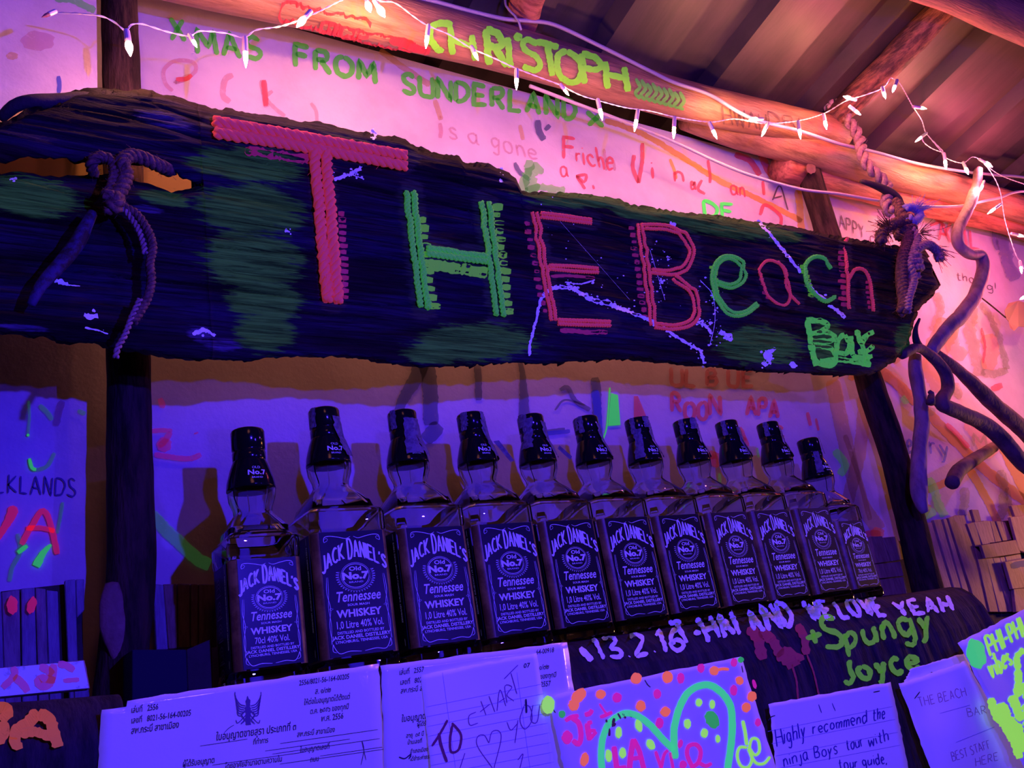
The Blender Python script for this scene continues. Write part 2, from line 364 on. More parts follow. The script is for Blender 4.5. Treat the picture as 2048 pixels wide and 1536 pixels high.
# fluorescent paints
M['f_green'] = fluo('green_fluorescent_paint', (.06, .55, .05), .13, dry=.12)
M['f_greenrope'] = mat('green_painted_rope', (.10, .62, .05), .8, noise=(500, (.05, .30, .05), .45, .6), bump=.0004, bscale=900, emit=((.10, .62, .15), .20), spec=.2)
M['f_pinkrope'] = mat('pink_painted_rope', (.55, .06, .07), .8, noise=(500, (.4, .05, .13), .45, .6), bump=.0004, bscale=900, emit=((.85, .06, .12), .22), spec=.2)
M['f_lime'] = fluo('lime_fluorescent_paint', (.36, .95, .07), .62)
M['f_mint'] = fluo('mint_fluorescent_paint', (.06, .80, .14), .58, alpha=.9)
M['f_green2'] = fluo('green_fluorescent_gouache', (.04, .50, .06), .5)
M['f_orange'] = fluo('orange_fluorescent_paint', (.95, .16, .05), .6)
M['f_magenta'] = fluo('magenta_fluorescent_paint', (.85, .02, .22), .45, alpha=.9)
M['f_red'] = fluo('red_fluorescent_paint', (.9, .03, .06), .35, alpha=.85, dry=.2)
M['f_brown'] = mat('brown_overlap_paint', (.22, .08, .03), .7)
M['f_orange_dim'] = fluo('orange_letter_paint', (.75, .16, .04), .20, dry=.15)
M['lilac'] = mat('lilac_white_paint', (.75, .7, .85), .6, dry=.25, emit=((.5, .4, 1), .05))
M['splat'] = mat('white_splatter', (.80, .75, .9), .5, dry=.3, emit=((.4, .32, 1), .10))
M['w_green'] = mat('green_wall_paint', (.10, .50, .05), .7, alpha=.85, dry=.15, emit=((.08, .5, .08), .14))
M['w_greenfaint'] = mat('faint_green_wall_paint', (.10, .50, .10), .7, alpha=.5, dry=.2, emit=((.08, .5, .12), .12))
M['w_greenhot'] = fluo('bright_green_wall_paint', (.05, .75, .09), .42, alpha=.9)
M['w_red'] = mat('red_wall_paint', (.62, .06, .10), .7, alpha=.62, dry=.2, emit=((.8, .03, .08), .06))
M['w_redhot'] = fluo('bright_red_wall_paint', (.85, .02, .10), .28, alpha=.85)
M['w_pinkfaint'] = mat('faint_red_wall_paint', (.60, .10, .16), .7, alpha=.30, dry=.3)
M['w_yellow'] = mat('ochre_wall_paint', (.62, .33, .05), .7, alpha=.65, dry=.15)
M['w_yellowfaint'] = mat('faint_ochre_paint_and_shade', (.62, .33, .06), .7, alpha=.38, dry=.2)
M['w_blue'] = mat('blue_wall_paint', (.03, .06, .45), .7, alpha=.7)
M['w_darkblue'] = mat('dark_blue_wall_paint', (.08, .09, .22), .7, alpha=.72, dry=.1)
M['w_olive'] = mat('olive_wall_paint', (.24, .24, .10), .7, alpha=.42, dry=.4)
M['w_black'] = mat('black_marker_on_wall', (.05, .03, .08), .7, alpha=.75)
M['b_black'] = mat('black_beam_marker', (.10, .05, .05), .7, alpha=.6)
M['b_green'] = fluo('green_beam_paint', (.20, .66, .04), .30, dry=.12)
M['b_red'] = mat('red_beam_paint', (.75, .05, .06), .5, alpha=.75, dry=.25)
M['drip'] = mat('dark_red_drip_paint', (.35, .03, .06), .6, dry=.15, emit=((.6, .02, .05), .04))
M['log_green'] = fluo('green_log_paint', (.14, .50, .03), .28, dry=.18)

# ================================================================= SETTING
WY = 1.12
XL, XR = -1.3, 5.0
def wall_top(x): return 1.100 + .0 * x
wv = [(XL, WY, -1.4), (XR, WY, -1.4), (XR, WY, 1.10), (XL, WY, 1.10)]
wall = struct(box('wall_back', (XL, WY, -1.4), (XR, WY + .02, 1.103), M['wall']))
# left piece of the wall rises higher beside the left post
xl = P(194, 100, 1.030)[0]
wall2 = struct(box('wall_left', (XL, 1.030, .735), (xl, 1.037, 1.42), M['wall']))
floor = struct(box('floor', (XL, -2.2, -1.45), (XR, 1.3, -1.4), M['dark']))
dark_back = struct(box('wall_outer', (XL, 1.9, -1.4), (XR, 1.95, 1.6), M['dark']))

# roof of folded sheet: rises towards the viewer
RS = .2188 / .9756
def roof_z(y): return 1.165 + (1.0 - y) * RS
vs, fs = [], []
per = .31; xs = []; x = -1.4; up = True
prof = []
while x < 5.1:
    prof += [(x, 0), (x + .165, .006), (x + .18, .034), (x + .295, .036)]; x += per
ys = [1.35, 1.1, .9, .7, .5, .3, .1, -.2]
for y in ys:
    for (px, dz) in prof: vs.append((px - .016 * (1.0 - y), y, roof_z(y) + dz))
n = len(prof)
for j in range(len(ys) - 1):
    for i in range(n - 1): fs.append((j*n+i, j*n+i+1, (j+1)*n+i+1, (j+1)*n+i))
roof = struct(obj('ceiling', pdm('ceiling', vs, fs), M['roof']))

# ================================================================= MAIN BEAM
def circ_prof(y, z, r, n=24): return [(y + r * math.cos(a), z + r * math.sin(a)) for a in np.linspace(math.pi * .35, math.pi * 1.75, n)]
ctr = [P(u, v, 1.0) for u, v in [(60, -160), (300, -72), (640, 8), (1000, 95), (1348, 196), (1560, 243), (1680, 268)]]
def beam_r(t): return .044 - .006 * t
beamA = empty('roof_beam', tuple(ctr[0]), 'thick peeled orange log beam under the roof, painted in green and red letters', 'beam')
bp = smooth_path(ctr, .02)
def beam_map(u, v, e=0.0):
    # nearest point of the swept log seen along the ray
    d = ray(u, v); d = d / np.linalg.norm(d)
    p = P(u, v, 1.0); t = min(max((p[0] - bp[0][0]) / (bp[-1][0] - bp[0][0]), 0), 1)
    xs_ = [q[0] for q in bp]; best = None
    for it in range(5):
        c = np.array([p[0], 1.0, np.interp(p[0], xs_, [q[2] for q in bp])]); r = beam_r(t) + .0012 + e
        o = -c; A = d[1]**2 + d[2]**2; Bq = d[1]*o[1] + d[2]*o[2]; Cq = o[1]**2 + o[2]**2 - r*r
        D = Bq*Bq - A*Cq
        s = (-Bq - math.sqrt(D)) / A if D > 0 else -Bq / A
        p = d * s; t = min(max((p[0] - bp[0][0]) / (bp[-1][0] - bp[0][0]), 0), 1)
    return p
tube('log', bp, beam_r, M['beam'], beamA, seg=40, rough=.02, freq=7)
# red washes and lettering on the beam
red = []
for (a, b, wd) in [((560, 20), (740, 62), 46), ((640, 52), (830, 95), 26), ((780, 78), (860, 104), 16)]:
    red.append(ribbon_geo([a, ((a[0]+b[0])/2, (a[1]+b[1])/2 + 2), b], wd, beam_map, .0013, jag=.2))
paint('red_paint', red, M['b_red'], beamA)['label'] = 'patchy red paint on the left of the beam'
gg = []
def bl(text, a, b, h, wd, **k): return letters(text, a, b, h, wd, beam_map, .0021, up=(-.10, -1), step=3, jag=.2, taper=.3, **k)
gg.append(ribbon_geo([(905, 50), (880, 46), (862, 56), (862, 80), (878, 100), (885, 96)], 14, beam_map, .0021, jag=.2))
gg += bl('H', (908, 108), (950, 122), 52, 13); gg += bl('R', (982, 128), (1012, 134), 66, 15); gg += bl('I', (1024, 134), (1036, 136), 56, 13)
gg.append(blob_geo((1036, 74), 9, 9, beam_map, .0021))
gg += bl('S', (1050, 138), (1080, 142), 60, 12); gg += bl('T', (1082, 148), (1125, 156), 62, 13); gg += bl('O', (1120, 162), (1165, 168), 62, 13)
gg += bl('P', (1172, 166), (1205, 172), 56, 13); gg += bl('H', (1218, 176), (1255, 184), 50, 13)
paint('painted_name', gg, M['b_green'], beamA)['label'] = 'green painted word CHRISTOPH'
gd = []
for i in range(9):
    x0 = 1272 + i * 11; y0 = 160 + i * 3.6
    gd.append(ribbon_geo([(x0, y0 + random.uniform(-6, 2)), (x0 + 8, y0 + 14), (x0 - 2, y0 + 26), (x0 + 8, y0 + 38 - i)], 7, beam_map, .0021, jag=.25))
paint('painted_scribble', gd, M['w_green'], beamA)
gd = letters('HWAH', (1450, 248), (1535, 262), 34, 4, beam_map, .0016) + letters('DBI', (1540, 250), (1600, 262), 26, 3.5, beam_map, .0016)
paint('marker_writing', gd, M['b_black'], beamA)

ctrB = [P(u, v, yy) for u, v, yy in [(1380, 225, 1.06), (1500, 268, 1.05), (1640, 308, 1.03), (1760, 340, 1.02), (1900, 376, 1.02), (2060, 425, 1.02), (2400, 545, 1.02)]]
beamB = tube('roof_beam', smooth_path(ctrB, .02), lambda t: .041 - .004 * t, M['beam'], None, seg=36, rough=.05, freq=9, seed=5)
tag(beamB, 'yellowish peeled log beam on the right, carrying the rope and the cable', 'beam')
ctrC = [P(u, v, 1.075) for u, v in [(1560, 335), (1700, 372), (1850, 410), (2060, 462), (2400, 575)]]
beamC = tube('wall_plate_log', smooth_path(ctrC, .02), lambda t: .032, M['beam_red'], None, seg=28, rough=.08, freq=9, seed=8)
tag(beamC, 'reddish knotty log lying along the wall top on the right', 'log')
def limb(name, pts, r, mat_, label, cat, y=1.0, **k):
    path = smooth_path([P(p[0], p[1], p[2] if len(p) > 2 else y) for p in pts], .008)
    if isinstance(r, (list, tuple)):
        rs = list(r); f = lambda t: float(np.interp(t, np.linspace(0, 1, len(rs)), rs))
    else: f = r
    kk = dict(seg=24, rough=.15, freq=22); kk.update(k)
    o = tube(name, path, f, mat_, None, **kk); tag(o, label, cat); return o
# upper beam at top right and rafters
def roof_pt(u, v, dz=0):
    d = ray(u, v); # z = 1.165 + (1-y)*RS - dz
    t = (1.165 + RS - dz) / (d[2] + RS * d[1]); return d * t
pu = [roof_pt(1650, -125, .125), roof_pt(1860, -40, .125), roof_pt(2060, 50, .125), roof_pt(2300, 168, .125)]
pu = [pu[0] + np.array([-1.6, 0, 0])] + pu + [pu[-1] + np.array([1.2, 0, 0])]
tag(tube('purlin_log', smooth_path(pu, .03), .042, M['purlin'], None, seg=24, rough=.07, freq=8, seed=3), 'reddish log in the top right corner, crossing below the roof', 'beam')
def rafter(u0, v0, u1, v1, r, lab, mt):
    a, b = roof_pt(u0, v0, r * .8), roof_pt(u1, v1, r * .8)
    # keep it running with the roof slope
    path = [a + (b - a) * t for t in np.linspace(-.12, 1.4, 40)]
    o = tube('rafter', path, r, mt, None, seg=24, rough=.16, freq=14, seed=int(u0)); tag(o, lab, 'rafter'); return o
rafter(1690, 215, 1895, 10, .031, 'rough barked rafter meeting the rope knot at the beam', M['rafter'])
rafter(1042, 45, 1055, -8, .030, 'reddish rafter stub above the middle of the beam', M['beam_red'])

# ================================================================= POSTS
def post(name, pts, r, label, mt, seed):
    path = smooth_path([P(u, v, 1.062) for u, v in pts], .012); 
    a, b = path[-2], path[-1]
    low = b + (b - a) / np.linalg.norm(b - a) * ((b[2] + 1.4) / max(1e-6, -(b - a)[2] / np.linalg.norm(b - a)))
    root = empty(name, tuple(low), label, 'post')
    tube('trunk', path + smooth_path([b, low], .05)[1:], r, mt, root, seg=36, rough=.07, freq=14, seed=seed)
    return root
lp = post('bark_post', [(238, -40), (243, 180), (250, 500), (258, 800), (262, 1000), (262, 1150), (248, 1300), (238, 1420)], lambda t: .0245 + .005 * max(0, (t - .3)), 'dark barked post on the left, behind the sign, with a pale knot scar low down', M['bark'], 2)
scar = []
sp = smooth_path([P(u, v, 1.062 - .024) for u, v in [(225, 1165), (226, 1220), (238, 1290), (243, 1325)]], .003)
v_, f_ = tube_geo(sp, lambda t: .0135 * math.sin(math.pi * min(1, (t * .8 + .12))) ** .8 + .001, seg=16, rough=.1, freq=60)
v_ = [np.array([p[0], 1.062 - .0215 + (p[1] - (1.062 - .024)) * .35, p[2]]) for p in v_]
o = obj('knot_scar', pdm('knot_scar', v_, f_), M['bark_fresh'], lp, smooth=True); o['label'] = 'pale oval scar where a branch was cut'
rp = post('bark_post', [(1570, 120), (1615, 330), (1650, 450), (1735, 750), (1790, 920), (1838, 1110), (1880, 1290)], lambda t: .0265 + .004 * t, 'dark barked post on the right, behind the sign end, leaning over the last bottle', M['bark'], 4)
v_, f_ = blob_geo((1622, 336), 10, 12, lambda u, v, e: P(u, v, 1.062 - .030), n=16)
vv = [np.array([p[0], p[1], p[2]]) for p in v_]; vv[0] = vv[0] + [0, -.004, 0]
o = obj('cut_knot', pdm('cut_knot', vv, f_), M['bark_fresh'], rp); o['label'] = 'orange cut branch stub'

# ================================================================= SIGN BOARD
BY = .92
top_px = [(-170, 285), (-60, 262), (0, 246), (40, 228), (75, 212), (115, 198), (150, 177), (180, 171), (230, 175), (290, 178), (350, 190), (420, 210), (470, 215), (520, 226), (640, 243), (700, 258), (770, 270), (800, 276), (840, 295), (880, 308), (920, 312), (926, 326), (975, 328), (1010, 345), (1035, 358), (1030, 370), (1044, 381), (1140, 385), (1210, 390), (1240, 398), (1260, 409), (1340, 420), (1430, 430), (1520, 443), (1560, 447), (1600, 455), (1650, 468), (1720, 480), (1790, 490), (1850, 500), (1868, 520), (1882, 552)]
bot_px = [(-170, 640), (0, 665), (100, 672), (200, 685), (260, 700), (330, 710), (400, 718), (500, 718), (560, 712), (640, 712), (720, 712), (800, 725), (870, 733), (940, 728), (1040, 720), (1100, 725), (1180, 720), (1280, 715), (1400, 728), (1480, 735), (1560, 742), (1650, 745), (1720, 752), (1750, 745), (1790, 722), (1818, 690), (1828, 655), (1836, 622), (1862, 596), (1882, 570)]
hole_t = [(-170, 322), (-60, 320), (0, 318), (60, 311), (130, 310), (180, 326), (240, 318), (300, 325), (350, 340), (385, 356), (402, 366)]
hole_b = [(-170, 352), (-60, 348), (0, 345), (50, 342), (90, 352), (130, 353), (180, 350), (230, 352), (265, 362), (300, 366), (328, 378), (345, 386), (365, 380), (402, 366.5)]
def wf(pts):
    q = np.array([P(u, v, BY) for u, v in pts]); X = np.maximum.accumulate(q[:, 0] + np.arange(len(q)) * 1e-5); return X, q[:, 2]
tX, tZ = wf(top_px); bX, bZ = wf(bot_px); htX, htZ = wf(hole_t); hbX, hbZ = wf(hole_b)
x0, x1 = max(tX[0], bX[0]), min(tX[-1], bX[-1])
hx_end = P(402, 366, BY)[0]
def seam(x):
    if x <= hx_end: return None
    z = P(402, 366, BY)[2]; return z
def crack(x, z):
    s = 0
    for (z0, amp, ph) in [(.47, .5, 1), (.505, .8, 2), (.53, .6, 5), (.565, .9, 3), (.60, .7, 9), (.635, 1., 4), (.665, .6, 7), (.70, .8, 6), (.73, .6, 8), (.76, .5, 11)]:
        zc = z0 + .012 * math.sin(x * 5 + ph) + .012 * vnoise(x * 7, ph) * 2 + (x - .8) * .012
        wd = .0022 * (1 + vnoise(x * 11, ph + 3) * 1.6)
        s += amp * max(0, vnoise(x * 2.3, ph * 3.1) + .55) * math.exp(-((z - zc) / max(wd, .0007)) ** 2)
    return s
def relief(x, z):
    h = .0045 * vnoise(x * 7, z * 60, 1) + .0036 * vnoise(x * 20, z * 190, 2) + .006 * vnoise(x * 3, z * 14, 3) + .0012 * vnoise(x * 60, z * 420, 6)
    return h - .0075 * crack(x, z)
TH = .055
def edge_pull(d): # distance from border -> how far the face falls back
    R = .016
    return 0 if d > R else (R - math.sqrt(max(0, R*R - (R-d)**2))) 
def board_y(x, z):
    zt = np.interp(x, tX, tZ); zb = np.interp(x, bX, bZ); d = min(zt - z, z - zb, x1 + .004 - x)
    if x < hx_end:
        a, b = np.interp(x, htX, htZ), np.interp(x, hbX, hbZ)
        if z > (a + b) / 2: d = min(d, z - a)
        else: d = min(d, b - z)
    return BY + edge_pull(max(d, 0)) - relief(x, z)
def board_map(u, v, e=0.0):
    p = P(u, v, BY)
    for _ in range(3): p = P(u, v, board_y(p[0], p[2]))
    return P(u, v, board_y(p[0], p[2]) - e)
xs = np.arange(x0, x1, .0042); xs = np.append(xs, x1)
JX = lambda x, s: .0022 * vnoise(x * 120, s, 4) * 2 + .0012 * vnoise(x * 300, s, 5) * 2
vs, fs, strips = [], [], []
def add_strip(xlist, lo, hi, nz, kb=.022):
    base = len(vs); nb = nz + 2
    for x in xlist:
        a, b = lo(x), hi(x)
        for k in range(nz):
            # denser near the edges
            t = k / (nz - 1); z = a + (b - a) * t
            vs.append((x, board_y(x, z), z) if 0 < k < nz - 1 else (x * (BY + .014) / BY, BY + .014 - relief(x, z), z * (BY + .014) / BY))
        vs.append((x, BY + TH + .004 * vnoise(x * 20, 1), b + .004)); vs.append((x, BY + TH + .004 * vnoise(x * 20, 2), a + kb))
    for i in range(len(xlist) - 1):
        for k in range(nb):
            k2 = (k + 1) % nb
            fs.append((base+i*nb+k, base+(i+1)*nb+k, base+(i+1)*nb+k2, base+i*nb+k2))
    for i, rv in ((0, 0), (len(xlist) - 1, 1)):
        f = tuple(base + i*nb + k for k in range(nb)); fs.append(f if rv else f[::-1])
zt = lambda x: float(np.interp(x, tX, tZ)) + JX(x, 1); zb = lambda x: float(np.interp(x, bX, bZ)) + JX(x, 2)
xa = [x for x in xs if x <= hx_end + .004]; xb = [x for x in xs if x >= hx_end - .001]
add_strip(xa, lambda x: float(np.interp(x, htX, htZ)) + JX(x, 3) * .6, zt, 60, .05)
add_strip(xa, zb, lambda x: float(np.interp(x, hbX, hbZ)) + JX(x, 4) * .6, 90)
add_strip(xb, zb, zt, 150)
bme = pdm('plank', vs, fs)
# paint masks as point colours: R green, G olive halo, B lilac, alpha painted crack shade
TL_ = { 'T': [[(428,254),(812,320)],[(640,300),(666,600)]], 'H': [[(820,383),(848,615)],[(971,404),(1000,631)],[(852,500),(972,516)]],
 'E': [[(1068,425),(1107,640)],[(1082,428),(1183,441)],[(1098,532),(1195,539)],[(1118,641),(1220,645)]],
 'B': [[(1280,448),(1308,652)],[(1282,450),(1340,454),(1380,480),(1386,515),(1362,549),(1300,545)],[(1340,551),(1379,570),(1399,614),(1385,648),(1308,655)]],
 'e': [[(1433,563),(1481,556),(1457,518),(1430,563),(1461,621),(1512,604)]], 'a': [[(1556,527),(1533,522),(1519,542),(1543,600),(1567,611),(1580,597),(1597,607)]],
 'c': [[(1661,535),(1628,515),(1612,545),(1632,590),(1669,594)]], 'h': [[(1690,481),(1698,617)],[(1698,556),(1727,539),(1746,621)]] }
def seg_d(p, a, b):
    ab = b - a; t = np.clip(((p - a) @ ab) / (ab @ ab), 0, 1); q = a + t[:, None] * ab; return np.linalg.norm(p - q, axis=1), t
co = np.array(vs); dpx = (CM.T @ co.T).T; px = dpx[:, :2] / dpx[:, 2:] * F + [1024, 768]
def ell(c, rx, ry, rot=0):
    d = px - np.array(c); cs, sn = math.cos(rot), math.sin(rot)
    x = (d[:, 0] * cs + d[:, 1] * sn) / rx; y = (-d[:, 0] * sn + d[:, 1] * cs) / ry
    return np.clip(1.5 - np.sqrt(x*x + y*y), 0, 1)
mk = np.zeros((len(co), 4)); mk[:, 3] = 1
gp = [((500, 330), 120, 40, .15), ((500, 420), 125, 60, .1), ((505, 520), 115, 70, .1), ((530, 600), 90, 50, .1), ((530, 665), 70, 45, .1), ((420, 330), 60, 20, .2),
      ((1150, 398), 120, 20, .06), ((1300, 425), 110, 22, .15), ((1450, 452), 130, 26, .13), ((1560, 470), 60, 16, .15), ((950, 685), 140, 44, -.02), ((870, 705), 70, 28, 0), ((1520, 692), 100, 42, .05), ((1500, 680), 60, 30, 0),
      ((60, 395), 110, 46, .1), ((330, 398), 60, 18, .2), ((1812, 680), 28, 36, 0), ((1655, 690), 40, 55, 0)]
for c, rx, ry, ro in gp: mk[:, 0] = np.maximum(mk[:, 0], ell(c, rx * 1.0, ry * 1.0, ro))
for k, ss in TL_.items():
    w_ = {'T': 34, 'H': 34, 'E': 26, 'B': 26}.get(k, 17)
    for s in ss:
        for a, b in zip(s[:-1], s[1:]):
            dd, t = seg_d(px, np.array(a, float), np.array(b, float)); mk[:, 1] = np.maximum(mk[:, 1], np.clip(1.5 - dd / w_, 0, 1))
for c, rx, ry, ro in [((400, 668), 36, 18, .2), ((445, 690), 50, 16, .1), ((300, 420), 40, 12, .2), ((480, 250), 60, 18, .2), ((40, 655), 60, 10, .1), ((760, 268), 20, 8, .2), ((330, 240), 70, 20, .2)]: mk[:, 2] = np.maximum(mk[:, 2], ell(c, rx, ry, ro) * .8)
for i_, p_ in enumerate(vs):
    if p_[1] < BY + .02: mk[i_, 3] = 1 - min(1, crack(p_[0], p_[2]) * 1.25) * .92  # crack shade put into the colour, as frontal light hides the relief
ca = bme.color_attributes.new('paint_shade_mask', 'FLOAT_COLOR', 'POINT')
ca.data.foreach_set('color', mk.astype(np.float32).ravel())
m = mat('dark_painted_driftwood', (.028, .026, .075), .85, bump=.0022, bscale=60, stretch=(1, 5, 8), spec=.12); nt = m.node_tree; N = nt.nodes; Lk = nt.links; b = N['Principled BSDF']
at = N.new('ShaderNodeVertexColor'); at.layer_name = 'paint_shade_mask'; sep = N.new('ShaderNodeSeparateColor'); Lk.new(at.outputs[0], sep.inputs[0])
tc = N.new('ShaderNodeTexCoord'); mp = N.new('ShaderNodeMapping'); mp.inputs['Scale'].default_value = (1, 1, 9); Lk.new(tc.outputs['Object'], mp.inputs[0])
nz = N.new('ShaderNodeTexNoise'); nz.inputs['Scale'].default_value = 26; nz.inputs['Detail'].default_value = 8; nz.inputs['Roughness'].default_value = .62; Lk.new(mp.outputs[0], nz.inputs['Vector'])
nb = N.new('ShaderNodeTexNoise'); nb.inputs['Scale'].default_value = 5; nb.inputs['Detail'].default_value = 6; Lk.new(mp.outputs[0], nb.inputs['Vector'])
base = N.new('ShaderNodeMix'); base.data_type = 'RGBA'; base.inputs[6].default_value = (.014, .009, .011, 1); base.inputs[7].default_value = (.022, .018, .045, 1)
mr = N.new('ShaderNodeMapRange'); mr.inputs[1].default_value = .42; mr.inputs[2].default_value = .66; Lk.new(nb.outputs['Fac'], mr.inputs[0]); Lk.new(mr.outputs[0], base.inputs[0])
prev = base.outputs[2]; emprev = None
ems = N.new('ShaderNodeMix'); ems.data_type = 'RGBA'; ems.inputs[6].default_value = (0, 0, 0, 1); ems.inputs[7].default_value = (.012, .046, .018, 1)
for ch, colr, th in ((2, (.09, .08, .14, 1), .62), (1, (.05, .06, .035, 1), .74), (0, (.035, .08, .016, 1), .66)):
    ad = N.new('ShaderNodeMath'); ad.operation = 'ADD'; Lk.new(sep.outputs[ch], ad.inputs[0])
    sc = N.new('ShaderNodeMath'); sc.operation = 'MULTIPLY_ADD'; sc.inputs[1].default_value = 1.5; sc.inputs[2].default_value = -.75; Lk.new(nz.outputs['Fac'], sc.inputs[0]); Lk.new(sc.outputs[0], ad.inputs[1])
    r2 = N.new('ShaderNodeMapRange'); r2.inputs[1].default_value = th - .10; r2.inputs[2].default_value = th + .12; Lk.new(ad.outputs[0], r2.inputs[0])
    mx = N.new('ShaderNodeMix'); mx.data_type = 'RGBA'; Lk.new(r2.outputs[0], mx.inputs[0]); Lk.new(prev, mx.inputs[6]); mx.inputs[7].default_value = colr; prev = mx.outputs[2]
    if ch == 0:
        Lk.new(r2.outputs[0], ems.inputs[0])
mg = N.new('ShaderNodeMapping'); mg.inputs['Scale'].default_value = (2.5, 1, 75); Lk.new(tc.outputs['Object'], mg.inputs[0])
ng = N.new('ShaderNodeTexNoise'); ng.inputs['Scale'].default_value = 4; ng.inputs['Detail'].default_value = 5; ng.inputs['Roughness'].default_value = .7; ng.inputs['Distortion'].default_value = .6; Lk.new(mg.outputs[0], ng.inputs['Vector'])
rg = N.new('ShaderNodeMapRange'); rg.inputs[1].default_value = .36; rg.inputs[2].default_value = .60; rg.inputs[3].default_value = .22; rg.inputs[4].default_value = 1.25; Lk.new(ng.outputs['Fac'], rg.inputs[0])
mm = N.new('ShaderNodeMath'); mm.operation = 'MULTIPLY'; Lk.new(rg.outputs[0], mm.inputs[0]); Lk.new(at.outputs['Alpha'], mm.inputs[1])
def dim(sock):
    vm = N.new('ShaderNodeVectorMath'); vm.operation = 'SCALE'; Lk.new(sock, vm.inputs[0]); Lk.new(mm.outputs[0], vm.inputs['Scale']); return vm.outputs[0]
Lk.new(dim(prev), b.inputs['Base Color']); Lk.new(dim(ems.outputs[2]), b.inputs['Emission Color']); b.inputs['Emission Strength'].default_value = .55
sign = empty('driftwood_sign', tuple(P(900, 720, BY)), 'long dark driftwood sign reading THE Beach BAR in pink and green rope letters', 'sign')
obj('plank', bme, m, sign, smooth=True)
# the spur at the upper left
tube('spur', smooth_path([board_map(4, 216) + [0, .02, 0], P(40, 208, BY + .02), P(110, 204, BY + .022), P(190, 205, BY + .028)], .006), lambda t: .006 + .008 * t, M['dark'], sign, seg=14, rough=.15)
# letters
def rl(text, paths, r, mt, doubles=None):
    gs = []
    for path in paths:
        pts = [board_map(u, v, r * .72) for u, v in (smooth_path(path, 9) if len(path) > 2 else smooth_path(path, 20))]
        yy = sum(p[1] for p in pts) / len(pts)
        ys_ = np.convolve([pts[0][1]]*3 + [p[1] for p in pts] + [pts[-1][1]]*3, np.ones(7)/7, 'valid')
        pts = [np.array([p[0], y_, p[2]]) for p, y_ in zip(pts, ys_)]
        gs.append(rope_geo(pts, r, r * 4.2, strands=3, step=r * .8, seg=6, phase=random.random()*6, fray=int(4)))
    v, f = join_geo(gs); o = obj('rope_letter', pdm('rope_letter', v, f), mt, sign, smooth=True); o['label'] = text; return o
rl('large pink rope letter T', [[(428, 243), (620, 276), (812, 311)], [(430, 265), (620, 296), (812, 332)], [(628, 300), (640, 430), (655, 600)], [(651, 300), (663, 440), (676, 602)]], .0080, M['f_pinkrope'])
rl('large green rope letter H', [[(812, 383), (826, 490), (841, 613)], [(827, 383), (840, 490), (856, 617)], [(963, 404), (978, 510), (993, 630)], [(978, 404), (992, 510), (1008, 632)], [(854, 497), (972, 512)], [(854, 507), (972, 523)]], .0050, M['f_greenrope'])
rl('pink rope letter E', [[(1065, 424), (1083, 530), (1103, 640)], [(1074, 424), (1092, 530), (1112, 640)], [(1082, 426), (1183, 439)], [(1082, 434), (1183, 446)], [(1099, 530), (1196, 537)], [(1099, 538), (1196, 545)], [(1116, 640), (1221, 643)], [(1116, 648), (1221, 651)]], .0033, M['f_pinkrope'])
rl('pink rope letter B', [[(1275, 448), (1288, 540), (1303, 650)], [(1284, 448), (1298, 540), (1312, 652)], [(1282, 449), (1340, 452), (1376, 474), (1388, 505), (1375, 538), (1345, 549), (1300, 545)], [(1290, 457), (1338, 460), (1368, 480), (1379, 505), (1368, 530), (1340, 541), (1305, 538)],
    [(1350, 551), (1382, 574), (1399, 610), (1388, 646), (1350, 658), (1310, 655)], [(1345, 558), (1374, 580), (1390, 611), (1380, 640), (1348, 650), (1312, 647)]], .0033, M['f_pinkrope'])
rl('green rope letter e', [[(1434, 562), (1461, 569), (1482, 556), (1480, 532), (1458, 518), (1438, 528), (1430, 563), (1440, 597), (1462, 622), (1490, 623), (1513, 606)], [(1436, 569), (1462, 576), (1489, 560), (1486, 526), (1458, 511), (1432, 524), (1424, 562), (1434, 601), (1460, 629), (1490, 629), (1516, 611)]], .0033, M['f_greenrope'])
rl('pink rope letter a', [[(1575, 552), (1558, 526), (1535, 521), (1519, 540), (1528, 572), (1543, 600), (1567, 611), (1580, 596), (1576, 562), (1556, 522)], [(1570, 560), (1582, 590), (1598, 608)]], .0030, M['f_pinkrope'])
rl('green rope letter c', [[(1661, 537), (1650, 518), (1628, 514), (1611, 531), (1613, 562), (1631, 590), (1655, 602), (1669, 594)]], .0045, M['f_greenrope'])
rl('pink rope letter h', [[(1690, 480), (1695, 550), (1698, 617)], [(1698, 558), (1709, 540), (1727, 539), (1739, 560), (1744, 594), (1747, 621)]], .0040, M['f_pinkrope'])
# painted halos beside letters
def comb(a, b, side, L, n, wd=9):
    a, b = np.array(a, float), np.array(b, float); out = []
    for i in range(n):
        p = a + (b - a) * (i + .5) / n; l = L * random.uniform(.7, 1.2)
        out.append(ribbon_geo([p, p + [side * l * .6, side * l * .04], p + [side * l, side * l * .08]], wd * random.uniform(.75, 1.15), board_map, .0008, jag=.18, seed=i, taper=.25, ends=.12))
    return out
_o = paint('green_halo', comb((836, 430), (858, 620), 1, 20, 11, 13) + comb((984, 405), (1012, 630), 1, 18, 14, 13) + comb((850, 534), (975, 548), 0.2, 10, 3, 10) + [ribbon_geo([(852, 530), (910, 536), (975, 546)], 22, board_map, .0008, jag=.2)] + comb((1434, 530), (1440, 600), -1, 14, 6, 8) + comb((1612, 530), (1632, 595), -1, 16, 7, 8), M['log_green'], sign) ; _o['label'] = 'green brush marks beside the green letters'; _o['kind'] = 'stuff'
M['halo_red'] = mat('red_halo_paint', (.45, .05, .08), .7, dry=.25, emit=((.8, .04, .08), .08))
